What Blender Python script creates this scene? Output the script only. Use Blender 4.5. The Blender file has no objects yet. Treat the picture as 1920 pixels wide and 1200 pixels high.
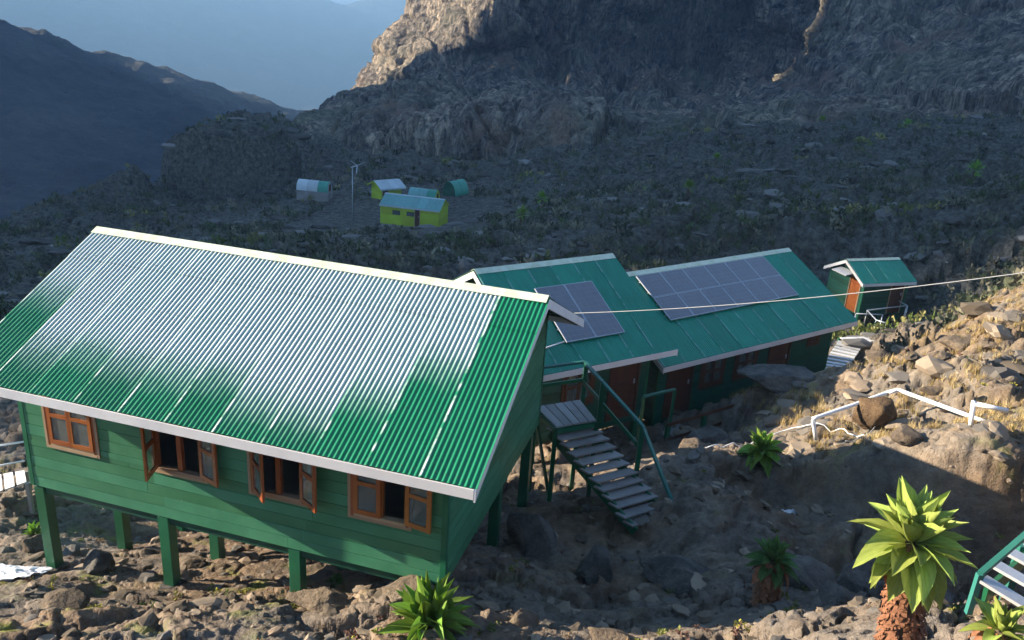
import bpy, bmesh, math, random
import numpy as np
from mathutils import Vector, Matrix, Euler

# ------------------------------------------------------------------ camera, sky, sun, exposure
scene = bpy.context.scene
C = scene.collection
F_PX, PITCH, ROLL = 1573.97, 0.35753, 0.06726
cp, sp = math.cos(PITCH), math.sin(PITCH)
_f = Vector((0, cp, -sp)); _r = Vector((1, 0, 0)); _u = Vector((0, sp, cp))
CR = math.cos(ROLL) * _r + math.sin(ROLL) * _u
CU = -math.sin(ROLL) * _r + math.cos(ROLL) * _u
cam = bpy.data.cameras.new('camera')
cam.sensor_fit = 'HORIZONTAL'; cam.sensor_width = 36.0; cam.lens = 36.0 * F_PX / 1920.0
cam.clip_start = 0.1; cam.clip_end = 12000
camo = bpy.data.objects.new('camera', cam); C.objects.link(camo)
camo.matrix_world = Matrix(((CR.x, CU.x, -_f.x, 0), (CR.y, CU.y, -_f.y, 0), (CR.z, CU.z, -_f.z, 0), (0, 0, 0, 1)))
scene.camera = camo

SUN_EL = math.radians(18.0)
SH = Vector((-0.992, 0.121, 0)).normalized()
SUN = Vector((SH.x * math.cos(SUN_EL), SH.y * math.cos(SUN_EL), math.sin(SUN_EL)))
world = bpy.data.worlds.new('World'); scene.world = world; world.use_nodes = True
wn = world.node_tree; wn.nodes.clear()
wo = wn.nodes.new('ShaderNodeOutputWorld'); bg = wn.nodes.new('ShaderNodeBackground'); sky = wn.nodes.new('ShaderNodeTexSky')
sky.sky_type = 'NISHITA'; sky.sun_disc = False
sky.sun_elevation = SUN_EL; sky.sun_rotation = math.atan2(SH.x, SH.y)
sky.altitude = 3500; sky.air_density = 1.0; sky.dust_density = 0.15; sky.ozone_density = 2.2
bg.inputs[1].default_value = 0.055
wn.links.new(sky.outputs[0], bg.inputs[0]); wn.links.new(bg.outputs[0], wo.inputs[0])
sl = bpy.data.lights.new('sun', 'SUN'); sl.energy = 5.0; sl.angle = math.radians(0.5); sl.color = (1.0, 0.86, 0.66)
so = bpy.data.objects.new('sun', sl); C.objects.link(so); so.rotation_euler = SUN.to_track_quat('Z', 'Y').to_euler()
scene.view_settings.view_transform = 'Standard'; scene.view_settings.look = 'None'
scene.view_settings.exposure = 2.5; scene.view_settings.gamma = 1.0
scene.view_settings.use_curve_mapping = False
try:
    scene.cycles.volume_bounces = 0; scene.cycles.max_bounces = 5; scene.cycles.diffuse_bounces = 2; scene.cycles.glossy_bounces = 2; scene.cycles.transmission_bounces = 4; scene.cycles.transparent_max_bounces = 4
    scene.cycles.use_adaptive_sampling = True; scene.cycles.adaptive_threshold = 0.03
    scene.cycles.caustics_reflective = False; scene.cycles.caustics_refractive = False
except Exception: pass

random.seed(11)
rng = np.random.default_rng(7)

def P(px, py, y):
    """world point in the direction of photo pixel (px,py), y metres ahead"""
    d = _f * F_PX + CR * (px - 960) - CU * (py - 600)
    return d * (y / d.y)
def PZ(px, py, z):
    d = _f * F_PX + CR * (px - 960) - CU * (py - 600)
    return d * (z / d.z)

# ------------------------------------------------------------------ noise in numpy
_pr = np.random.default_rng(1234)
_PERM = np.concatenate([_pr.permutation(1024)] * 2).astype(np.int32)
_th = _pr.uniform(0, 2 * np.pi, 1024); _cz = _pr.uniform(-1, 1, 1024); _sz = np.sqrt(1 - _cz ** 2)
_G3 = np.stack([np.cos(_th) * _sz, np.sin(_th) * _sz, _cz], 0).astype(np.float32)
_G2 = np.stack([np.cos(_th), np.sin(_th)], 0).astype(np.float32)
def _fade(t): return t * t * t * (t * (t * 6 - 15) + 10)
def vnoise(x, y, z=None, seed=0):
    fl = lambda v: np.floor(v)
    x = np.asarray(x); y = np.asarray(y)
    x0, y0 = fl(x), fl(y); fx, fy = (x - x0).astype(np.float32), (y - y0).astype(np.float32)
    ix = (x0.astype(np.int32) + seed * 57) & 1023; iy = (y0.astype(np.int32) + seed * 131) & 1023
    ux, uy = _fade(fx), _fade(fy)
    ix1, iy1 = (ix + 1) & 1023, (iy + 1) & 1023
    pa, pb = _PERM[ix], _PERM[ix1]
    if z is None:
        def g(p, jy, dx, dy):
            h = _PERM[p + jy]; return _G2[0][h] * (fx - dx) + _G2[1][h] * (fy - dy)
        a = g(pa, iy, 0, 0); a = a + (g(pb, iy, 1, 0) - a) * ux
        b = g(pa, iy1, 0, 1); b = b + (g(pb, iy1, 1, 1) - b) * ux
        return (a + (b - a) * uy) * 1.35
    z = np.asarray(z); z0 = fl(z); fz = (z - z0).astype(np.float32); iz = (z0.astype(np.int32) + seed * 17) & 1023; iz1 = (iz + 1) & 1023; uz = _fade(fz)
    def g(p, jy, jz, dx, dy, dz):
        h = _PERM[_PERM[p + jy] + jz]; return _G3[0][h] * (fx - dx) + _G3[1][h] * (fy - dy) + _G3[2][h] * (fz - dz)
    def layer(jz, dz):
        a = g(pa, iy, jz, 0, 0, dz); a = a + (g(pb, iy, jz, 1, 0, dz) - a) * ux
        b = g(pa, iy1, jz, 0, 1, dz); b = b + (g(pb, iy1, jz, 1, 1, dz) - b) * ux
        return a + (b - a) * uy
    a = layer(iz, 0); b = layer(iz1, 1)
    return (a + (b - a) * uz) * 1.5
def fbm(x, y, z=None, oct=4, seed=0, ridged=False):
    s = 0; a = 1.0; tot = 0
    for o in range(oct):
        n = vnoise(x, y, z, seed + o * 17)
        if ridged: n = 1 - 2 * np.abs(n)
        s = s + a * n; tot += a; a *= 0.5
        x, y = x * 2.03 + 5.1, y * 2.03 + 1.7
        if z is not None: z = z * 2.03 + 3.3
    return s / tot

def _h01(ix, iy, k):
    return (_PERM[(_PERM[(ix + k * 37) & 1023] + (iy & 1023)) & 1023]) / 1023.0
def plates(x, y, seed=0, tilt=0.5):
    """broken rock plates: random level and tilt per cell, and the crack distance F2-F1"""
    x = np.asarray(x, float); y = np.asarray(y, float)
    ix = np.floor(x).astype(np.int32); iy = np.floor(y).astype(np.int32)
    f1 = np.full(x.shape, 9.0); f2 = np.full(x.shape, 9.0); lev = np.zeros(x.shape)
    for dx in (-1, 0, 1):
        for dy in (-1, 0, 1):
            cx, cy = ix + dx, iy + dy
            px = cx + _h01(cx, cy, seed + 1); py = cy + _h01(cx, cy, seed + 2)
            ex, ey = x - px, y - py; d = np.sqrt(ex * ex + ey * ey)
            l = _h01(cx, cy, seed + 3) - 0.5 + tilt * ((_h01(cx, cy, seed + 4) - 0.5) * ex + (_h01(cx, cy, seed + 5) - 0.5) * ey)
            nearer = d < f1
            f2 = np.where(nearer, f1, np.minimum(f2, d)); lev = np.where(nearer, l, lev); f1 = np.where(nearer, d, f1)
    return lev, f2 - f1

# ------------------------------------------------------------------ materials
MATS = {}
def newmat(name):
    m = bpy.data.materials.new(name); m.use_nodes = True; MATS[name] = m
    nt = m.node_tree; b = nt.nodes['Principled BSDF']
    return m, nt, b
def N(nt, typ, **kw):
    n = nt.nodes.new(typ)
    for k, v in kw.items(): setattr(n, k, v)
    return n
def ramp(nt, fac, stops, interp='LINEAR'):
    r = N(nt, 'ShaderNodeValToRGB'); r.color_ramp.interpolation = interp
    e = r.color_ramp.elements
    while len(e) > 1: e.remove(e[0])
    e[0].position = stops[0][0]; e[0].color = (*stops[0][1], 1)
    for p, c in stops[1:]:
        q = e.new(p); q.color = (*c, 1)
    nt.links.new(fac, r.inputs[0]); return r.outputs[0]
def noise(nt, vec, scale, detail=5, rough=0.6, dist=0.0):
    n = N(nt, 'ShaderNodeTexNoise'); n.inputs['Scale'].default_value = scale; n.inputs['Detail'].default_value = detail
    n.inputs['Roughness'].default_value = rough; n.inputs['Distortion'].default_value = dist
    if vec is not None: nt.links.new(vec, n.inputs['Vector'])
    return n.outputs['Fac']
def mapping(nt, vec, scale=(1, 1, 1), rot=(0, 0, 0)):
    m = N(nt, 'ShaderNodeMapping'); m.inputs['Scale'].default_value = scale; m.inputs['Rotation'].default_value = rot
    nt.links.new(vec, m.inputs['Vector']); return m.outputs[0]
def mixc(nt, fac, a, b, mode='MIX'):
    m = N(nt, 'ShaderNodeMix', data_type='RGBA', blend_type=mode)
    if isinstance(fac, float): m.inputs[0].default_value = fac
    else: nt.links.new(fac, m.inputs[0])
    for i, v in ((6, a), (7, b)):
        if isinstance(v, tuple): m.inputs[i].default_value = (*v, 1)
        else: nt.links.new(v, m.inputs[i])
    return m.outputs[2]
def math_(nt, op, a, b=None, c=None, clamp=False):
    m = N(nt, 'ShaderNodeMath', operation=op, use_clamp=clamp)
    for i, v in enumerate((a, b, c)):
        if v is None: continue
        if isinstance(v, (int, float)): m.inputs[i].default_value = v
        else: nt.links.new(v, m.inputs[i])
    return m.outputs[0]
def bump(nt, h, strength, dist, bsdf, prev=None):
    b = N(nt, 'ShaderNodeBump'); b.inputs['Strength'].default_value = strength; b.inputs['Distance'].default_value = dist
    nt.links.new(h, b.inputs['Height'])
    if prev is not None: nt.links.new(prev, b.inputs['Normal'])
    if bsdf is not None: nt.links.new(b.outputs[0], bsdf.inputs['Normal'])
    return b.outputs[0]
def simple(name, c1, c2, scale=6.0, rough=0.6, stretch=(1, 1, 1), bmp=0.15, bdist=0.01, metal=0.0, objrand=0.0, spec=0.5, transm=0.0):
    m, nt, b = newmat(name)
    tc = N(nt, 'ShaderNodeTexCoord'); v = mapping(nt, tc.outputs['Object'], stretch)
    oi = N(nt, 'ShaderNodeObjectInfo')
    add = N(nt, 'ShaderNodeVectorMath', operation='ADD'); nt.links.new(v, add.inputs[0])
    cx = N(nt, 'ShaderNodeCombineXYZ')
    nt.links.new(math_(nt, 'MULTIPLY', oi.outputs['Random'], 37.0), cx.inputs[0]); nt.links.new(cx.outputs[0], add.inputs[1])
    v = add.outputs[0]
    f = noise(nt, v, scale, 6, 0.65)
    col = ramp(nt, f, [(0.3, c1), (0.7, c2)])
    if objrand:
        k = math_(nt, 'MULTIPLY_ADD', oi.outputs['Random'], 2 * objrand, 1 - objrand)
        hs = N(nt, 'ShaderNodeHueSaturation'); nt.links.new(k, hs.inputs['Value']); nt.links.new(col, hs.inputs['Color']); col = hs.outputs[0]
    nt.links.new(col, b.inputs['Base Color'])
    b.inputs['Roughness'].default_value = rough; b.inputs['Metallic'].default_value = metal
    b.inputs['Specular IOR Level'].default_value = spec
    if bmp: bump(nt, noise(nt, v, scale * 4, 4, 0.7), bmp, bdist, b)
    return m

def painted_board(name, c1, c2, wear, rough=0.45, weara=0.66, spec=0.4):
    m, nt, b = newmat(name)
    tc = N(nt, 'ShaderNodeTexCoord'); oi = N(nt, 'ShaderNodeObjectInfo')
    add = N(nt, 'ShaderNodeVectorMath', operation='ADD'); nt.links.new(tc.outputs['Object'], add.inputs[0])
    cx = N(nt, 'ShaderNodeCombineXYZ')
    for i in range(3): nt.links.new(math_(nt, 'MULTIPLY', oi.outputs['Random'], 31.0 + 17 * i), cx.inputs[i])
    nt.links.new(cx.outputs[0], add.inputs[1])
    grain = mapping(nt, add.outputs[0], (1.2, 1.2, 14))
    f = noise(nt, grain, 3.0, 6, 0.7)
    f2 = noise(nt, add.outputs[0], 1.3, 4, 0.6)
    col = ramp(nt, f2, [(0.3, c1), (0.72, c2)])
    w = ramp(nt, noise(nt, grain, 5.0, 8, 0.75), [(weara, (0, 0, 0)), (weara + 0.07, (1, 1, 1))])
    col = mixc(nt, w, col, wear)
    hs = N(nt, 'ShaderNodeHueSaturation'); nt.links.new(math_(nt, 'MULTIPLY_ADD', oi.outputs['Random'], 0.36, 0.82), hs.inputs['Value'])
    nt.links.new(math_(nt, 'MULTIPLY_ADD', oi.outputs['Random'], 0.02, 0.49), hs.inputs['Hue'])
    nt.links.new(col, hs.inputs['Color']); nt.links.new(hs.outputs[0], b.inputs['Base Color'])
    nt.links.new(ramp(nt, f, [(0.3, (rough - .08,) * 3), (0.7, (rough + .15,) * 3)]), b.inputs['Roughness'])
    b.inputs['Specular IOR Level'].default_value = spec
    bump(nt, f, 0.25, 0.008, b)
    return m

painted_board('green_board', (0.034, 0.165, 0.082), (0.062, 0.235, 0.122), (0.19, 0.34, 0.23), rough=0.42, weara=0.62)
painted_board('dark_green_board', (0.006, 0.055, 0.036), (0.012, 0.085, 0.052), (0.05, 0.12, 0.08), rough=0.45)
painted_board('brown_board', (0.060, 0.022, 0.012), (0.10, 0.036, 0.018), (0.16, 0.08, 0.045), rough=0.5)
painted_board('yellow_board', (0.36, 0.46, 0.03), (0.45, 0.56, 0.045), (0.42, 0.48, 0.06), rough=0.6, weara=0.8)
painted_board('grey_board', (0.21, 0.195, 0.19), (0.34, 0.32, 0.31), (0.12, 0.105, 0.10), rough=0.7)
painted_board('white_board', (0.58, 0.57, 0.58), (0.72, 0.70, 0.69), (0.40, 0.37, 0.35), rough=0.55, weara=0.72)
painted_board('raw_wood', (0.30, 0.19, 0.11), (0.42, 0.29, 0.18), (0.22, 0.13, 0.08), rough=0.6)
painted_board('varnished_wood', (0.24, 0.062, 0.014), (0.38, 0.115, 0.025), (0.17, 0.05, 0.018), rough=0.3, weara=0.7, spec=0.6)
painted_board('green_post', (0.008, 0.085, 0.040), (0.018, 0.14, 0.066), (0.04, 0.20, 0.10), rough=0.35)
painted_board('teal_rail', (0.02, 0.12, 0.10), (0.035, 0.17, 0.14), (0.10, 0.22, 0.20), rough=0.4)
simple('dark_interior', (0.02, 0.015, 0.012), (0.035, 0.025, 0.02), 3, 0.9)
simple('white_pipe', (0.72, 0.73, 0.76), (0.82, 0.82, 0.84), 4, 0.35, bmp=0.03)
simple('galvanised', (0.34, 0.38, 0.42), (0.48, 0.52, 0.56), 8, 0.4, metal=0.4)
simple('cable_rubber', (0.30, 0.30, 0.30), (0.42, 0.41, 0.40), 8, 0.5)
simple('white_cloth', (0.75, 0.76, 0.80), (0.85, 0.85, 0.88), 5, 0.8)
simple('dark_trim', (0.015, 0.03, 0.025), (0.025, 0.045, 0.04), 5, 0.6)
simple('bark', (0.075, 0.05, 0.03), (0.15, 0.10, 0.065), 20, 0.9, bmp=0.8, bdist=0.02)
simple('dead_leaf', (0.17, 0.065, 0.03), (0.34, 0.15, 0.075), 9, 0.85, stretch=(1, 1, .4), bmp=0.5, objrand=0.25)
simple('ridge_metal', (0.50, 0.56, 0.38), (0.72, 0.76, 0.62), 5, 0.45, bmp=0.05)
simple('solar_frame', (0.42, 0.45, 0.50), (0.52, 0.55, 0.60), 5, 0.35, metal=0.5, bmp=0.0)

def leafmat(name, c1, c2, rough=0.6):
    m, nt, b = newmat(name)
    tc = N(nt, 'ShaderNodeTexCoord'); oi = N(nt, 'ShaderNodeObjectInfo')
    f = noise(nt, mapping(nt, tc.outputs['Object'], (6, 1, 1)), 4, 5, 0.6)
    col = ramp(nt, f, [(0.3, c1), (0.7, c2)])
    sx = N(nt, 'ShaderNodeSeparateXYZ'); nt.links.new(tc.outputs['Object'], sx.inputs[0])
    rib = ramp(nt, math_(nt, 'ABSOLUTE', sx.outputs[0]), [(0.0, (1, 1, 1)), (0.012, (0, 0, 0))])
    col = mixc(nt, math_(nt, 'MULTIPLY', rib, 0.45), col, (0.42, 0.48, 0.17))
    hs = N(nt, 'ShaderNodeHueSaturation'); nt.links.new(math_(nt, 'MULTIPLY_ADD', oi.outputs['Random'], 0.5, 0.75), hs.inputs['Value'])
    nt.links.new(math_(nt, 'MULTIPLY_ADD', oi.outputs['Random'], 0.03, 0.485), hs.inputs['Hue'])
    nt.links.new(col, hs.inputs['Color']); nt.links.new(hs.outputs[0], b.inputs['Base Color'])
    b.inputs['Roughness'].default_value = rough; b.inputs['Specular IOR Level'].default_value = 0.3
    tr = N(nt, 'ShaderNodeBsdfTranslucent'); nt.links.new(hs.outputs[0], tr.inputs[0])
    mx = N(nt, 'ShaderNodeMixShader'); mx.inputs[0].default_value = 0.28
    nt.links.new(b.outputs[0], mx.inputs[1]); nt.links.new(tr.outputs[0], mx.inputs[2])
    nt.links.new(mx.outputs[0], nt.nodes['Material Output'].inputs[0])
    bump(nt, noise(nt, mapping(nt, tc.outputs['Object'], (3, 14, 3)), 6, 3), 0.3, 0.01, b)
    return m
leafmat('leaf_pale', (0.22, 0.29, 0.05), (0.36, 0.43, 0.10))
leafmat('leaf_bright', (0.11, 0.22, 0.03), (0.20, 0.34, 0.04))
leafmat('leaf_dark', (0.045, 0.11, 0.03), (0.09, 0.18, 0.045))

def glassmat():
    m, nt, b = newmat('window_glass')
    b.inputs['Base Color'].default_value = (0.6, 0.7, 0.7, 1); b.inputs['Roughness'].default_value = 0.06
    b.inputs['Transmission Weight'].default_value = 0.85; b.inputs['IOR'].default_value = 1.45
    return m
glassmat()
def solarmat():
    m, nt, b = newmat('solar_cell')
    tc = N(nt, 'ShaderNodeTexCoord')
    br = N(nt, 'ShaderNodeTexBrick'); br.offset = 0.0
    br.inputs['Scale'].default_value = 1.0; br.inputs['Brick Width'].default_value = 0.156; br.inputs['Row Height'].default_value = 0.156
    br.inputs['Mortar Size'].default_value = 0.004
    br.inputs['Color1'].default_value = (0.15, 0.15, 0.175, 1); br.inputs['Color2'].default_value = (0.17, 0.168, 0.195, 1); br.inputs['Mortar'].default_value = (0.23, 0.23, 0.26, 1)
    nt.links.new(tc.outputs['Object'], br.inputs['Vector'])
    nt.links.new(br.outputs['Color'], b.inputs['Base Color'])
    b.inputs['Roughness'].default_value = 0.35; b.inputs['Specular IOR Level'].default_value = 0.6
    b.inputs['Coat Weight'].default_value = 0.3; b.inputs['Coat Roughness'].default_value = 0.2
solarmat()

def roofmat(name, c1, c2, frost, rough=0.35):
    m, nt, b = newmat(name)
    tc = N(nt, 'ShaderNodeTexCoord'); oi = N(nt, 'ShaderNodeObjectInfo')
    add = N(nt, 'ShaderNodeVectorMath', operation='ADD'); nt.links.new(tc.outputs['Object'], add.inputs[0])
    cx = N(nt, 'ShaderNodeCombineXYZ'); nt.links.new(math_(nt, 'MULTIPLY', oi.outputs['Random'], 43.0), cx.inputs[0]); nt.links.new(cx.outputs[0], add.inputs[1])
    f = noise(nt, mapping(nt, add.outputs[0], (4, 0.7, 1)), 2.0, 6, 0.65)
    col = ramp(nt, f, [(0.3, c1), (0.7, c2)])
    hs = N(nt, 'ShaderNodeHueSaturation'); nt.links.new(math_(nt, 'MULTIPLY_ADD', oi.outputs['Random'], 0.24, 0.88), hs.inputs['Value'])
    nt.links.new(col, hs.inputs['Color']); col = hs.outputs[0]
    r = None
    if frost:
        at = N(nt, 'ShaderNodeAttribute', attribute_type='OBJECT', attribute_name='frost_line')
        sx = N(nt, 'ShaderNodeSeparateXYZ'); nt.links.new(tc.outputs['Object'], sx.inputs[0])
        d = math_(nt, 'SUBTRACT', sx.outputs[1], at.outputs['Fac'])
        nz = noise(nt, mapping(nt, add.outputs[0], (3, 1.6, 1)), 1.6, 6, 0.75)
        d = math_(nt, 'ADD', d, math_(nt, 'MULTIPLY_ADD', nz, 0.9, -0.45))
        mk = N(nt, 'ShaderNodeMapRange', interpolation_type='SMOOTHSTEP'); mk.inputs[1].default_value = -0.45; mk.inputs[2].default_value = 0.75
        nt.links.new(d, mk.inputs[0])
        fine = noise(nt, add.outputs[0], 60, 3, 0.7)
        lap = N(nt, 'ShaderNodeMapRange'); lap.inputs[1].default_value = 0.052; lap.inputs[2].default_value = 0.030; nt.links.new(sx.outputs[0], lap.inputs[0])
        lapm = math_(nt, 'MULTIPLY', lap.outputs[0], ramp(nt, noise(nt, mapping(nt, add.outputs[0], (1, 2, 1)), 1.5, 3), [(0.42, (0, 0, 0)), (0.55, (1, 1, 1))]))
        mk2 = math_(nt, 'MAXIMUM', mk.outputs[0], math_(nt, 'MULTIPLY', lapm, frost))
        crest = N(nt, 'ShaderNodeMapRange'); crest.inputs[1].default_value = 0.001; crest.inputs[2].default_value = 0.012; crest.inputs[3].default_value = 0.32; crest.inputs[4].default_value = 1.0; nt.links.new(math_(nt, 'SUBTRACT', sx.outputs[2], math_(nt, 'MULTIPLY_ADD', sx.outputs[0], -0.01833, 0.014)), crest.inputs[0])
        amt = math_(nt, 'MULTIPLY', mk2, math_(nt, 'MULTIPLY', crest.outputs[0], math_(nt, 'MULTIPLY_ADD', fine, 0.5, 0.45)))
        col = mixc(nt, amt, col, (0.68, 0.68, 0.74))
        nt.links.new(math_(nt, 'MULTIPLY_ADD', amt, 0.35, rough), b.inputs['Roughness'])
    else:
        b.inputs['Roughness'].default_value = rough
    sy = N(nt, 'ShaderNodeSeparateXYZ'); nt.links.new(tc.outputs['Object'], sy.inputs[0])
    fy = math_(nt, 'ABSOLUTE', math_(nt, 'SUBTRACT', math_(nt, 'FRACT', math_(nt, 'MULTIPLY', sy.outputs[1], 1 / 0.93)), 0.12))
    fx = math_(nt, 'ABSOLUTE', math_(nt, 'SUBTRACT', math_(nt, 'FRACT', math_(nt, 'MULTIPLY', sy.outputs[0], 1 / 0.1527)), 0.25))
    scr = math_(nt, 'MULTIPLY', math_(nt, 'LESS_THAN', fy, 0.014), math_(nt, 'LESS_THAN', fx, 0.085))
    col = mixc(nt, math_(nt, 'MULTIPLY', scr, 0.6), col, (0.05, 0.06, 0.055))
    nt.links.new(col, b.inputs['Base Color'])
    b.inputs['Specular IOR Level'].default_value = 0.5
    bump(nt, noise(nt, add.outputs[0], 5, 4), 0.12, 0.03, b)
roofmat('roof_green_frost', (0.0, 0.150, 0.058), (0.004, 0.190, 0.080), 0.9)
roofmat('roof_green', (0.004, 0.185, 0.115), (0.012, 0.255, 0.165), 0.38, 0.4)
roofmat('roof_pale', (0.09, 0.30, 0.28), (0.20, 0.40, 0.38), False, 0.45)
roofmat('roof_teal', (0.02, 0.24, 0.17), (0.05, 0.32, 0.23), False, 0.45)
roofmat('roof_tin', (0.40, 0.47, 0.50), (0.52, 0.58, 0.60), False, 0.45)

def rockmat(name, stops, scale, veg=None, bs=0.6, bd=0.05, streak=(1, 1, 1), vegname=None, fine=30, hard=False):
    m, nt, b = newmat(name)
    geo = N(nt, 'ShaderNodeNewGeometry'); v = geo.outputs['Position']
    vs = mapping(nt, v, streak)
    f = noise(nt, vs, scale, 6, 0.68, 0.4)
    col = ramp(nt, f, stops)
    f2 = noise(nt, vs, scale * 9, 4, 0.75)
    col = mixc(nt, 0.55, col, ramp(nt, f2, [(0.3, (0.35, 0.35, 0.36)), (0.52, (0.78, 0.77, 0.76)), (0.72, (1.25, 1.2, 1.15))]), 'MULTIPLY')
    if hard:
        f3 = noise(nt, mapping(nt, v, (1.6, 1.6, 0.42)), 0.30, 5, 0.8, 0.6)
        col = mixc(nt, 0.95, col, ramp(nt, f3, [(0.40, (0.16, 0.16, 0.17)), (0.49, (0.62, 0.62, 0.62)), (0.57, (1.15, 1.1, 1.05)), (0.66, (1.9, 1.7, 1.5))]), 'MULTIPLY')
    if vegname:
        for an, cc in vegname:
            at = N(nt, 'ShaderNodeAttribute', attribute_name=an)
            pat = noise(nt, v, scale * 2.3, 4, 0.7)
            mk = math_(nt, 'MULTIPLY', at.outputs['Fac'], ramp(nt, pat, [(0.38, (0, 0, 0)), (0.56, (1, 1, 1))]) if an != 'mid' else 1.0, clamp=True)
            if an == 'mid': midfac = at.outputs['Fac']
            vc = ramp(nt, noise(nt, v, scale * {'mid': 2.6, 'veg': 9.0, 'red': 9.0}.get(an, 20), 6 if an == 'mid' else 4, 0.78), [(0.36, cc[0]), (0.66, cc[1])])
            col = mixc(nt, mk, col, vc)
    nt.links.new(col, b.inputs['Base Color']); b.inputs['Roughness'].default_value = 0.92; b.inputs['Specular IOR Level'].default_value = 0.2
    n0 = None
    if vegname and vegname[0][0] == 'grass':
        n0 = bump(nt, math_(nt, 'MULTIPLY', noise(nt, v, 0.9, 6, 0.75), midfac), 1.0, 1.1, None)
        gn = ramp(nt, noise(nt, v, 0.33, 5, 0.65), [(0.42, (0, 0, 0)), (0.56, (1, 1, 1))])
        gm = math_(nt, 'MULTIPLY', gn, math_(nt, 'SUBTRACT', 0.55, midfac, clamp=True))
        col = mixc(nt, gm, col, ramp(nt, f2, [(0.3, (0.075, 0.07, 0.065)), (0.7, (0.25, 0.235, 0.215))]))
        nt.links.new(col, b.inputs['Base Color'])
    n1 = bump(nt, noise(nt, vs, scale * 3, 5, 0.72), bs, bd, None, n0)
    bump(nt, noise(nt, v, fine, 3, 0.75), bs * 0.8, bd * 0.25, b, n1)
    return m
rockmat('ground_rock', [(0.28, (0.045, 0.032, 0.024)), (0.45, (0.14, 0.10, 0.070)), (0.58, (0.24, 0.172, 0.118)), (0.75, (0.37, 0.28, 0.195))], 0.7,
        bs=1.0, bd=0.10, fine=30,
        vegname=[('grass', ((0.20, 0.145, 0.08), (0.38, 0.29, 0.17))), ('mid', ((0.035, 0.036, 0.030), (0.25, 0.235, 0.205))), ('moss', ((0.10, 0.12, 0.02), (0.25, 0.24, 0.05)))])
rockmat('mountain_rock', [(0.28, (0.10, 0.092, 0.085)), (0.44, (0.24, 0.215, 0.19)), (0.56, (0.40, 0.345, 0.28)), (0.70, (0.58, 0.48, 0.37))], 0.05,
        bs=1.0, bd=4.5, streak=(1.5, 1.5, 0.5), fine=0.9, hard=True, vegname=[('veg', ((0.075, 0.09, 0.055), (0.24, 0.245, 0.15))), ('red', ((0.20, 0.12, 0.09), (0.34, 0.22, 0.16)))])
rockmat('far_rock', [(0.3, (0.05, 0.055, 0.045)), (0.5, (0.085, 0.085, 0.075)), (0.75, (0.13, 0.125, 0.105))], 0.01, bs=1.0, bd=7.0, fine=0.12)
rockmat('boulder_rock', [(0.28, (0.055, 0.042, 0.033)), (0.45, (0.13, 0.10, 0.075)), (0.6, (0.21, 0.165, 0.12)), (0.78, (0.32, 0.26, 0.20))], 1.7, bs=1.0, bd=0.10, fine=24)
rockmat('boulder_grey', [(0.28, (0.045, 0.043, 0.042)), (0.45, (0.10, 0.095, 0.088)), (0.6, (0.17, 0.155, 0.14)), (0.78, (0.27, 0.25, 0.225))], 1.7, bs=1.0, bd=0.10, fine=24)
rockmat('boulder_brown', [(0.28, (0.05, 0.032, 0.02)), (0.5, (0.13, 0.085, 0.05)), (0.75, (0.22, 0.15, 0.09))], 2.4, bs=1.0, bd=0.08, fine=26)

def tintmat(name, rough=0.9, transl=0.2):
    m, nt, b = newmat(name)
    at = N(nt, 'ShaderNodeAttribute', attribute_name='tint')
    nt.links.new(at.outputs['Color'], b.inputs['Base Color']); b.inputs['Roughness'].default_value = rough; b.inputs['Specular IOR Level'].default_value = 0.2
    tr = N(nt, 'ShaderNodeBsdfTranslucent'); nt.links.new(at.outputs['Color'], tr.inputs[0])
    mx = N(nt, 'ShaderNodeMixShader'); mx.inputs[0].default_value = transl
    nt.links.new(b.outputs[0], mx.inputs[1]); nt.links.new(tr.outputs[0], mx.inputs[2]); nt.links.new(mx.outputs[0], nt.nodes['Material Output'].inputs[0])
tintmat('foliage_tint'); tintmat('stone_tint', transl=0.0)
def cloudmat():
    m, nt, b = newmat('cloud_white')
    b.inputs['Base Color'].default_value = (0.9, 0.9, 0.92, 1); b.inputs['Roughness'].default_value = 1.0
cloudmat()

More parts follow.
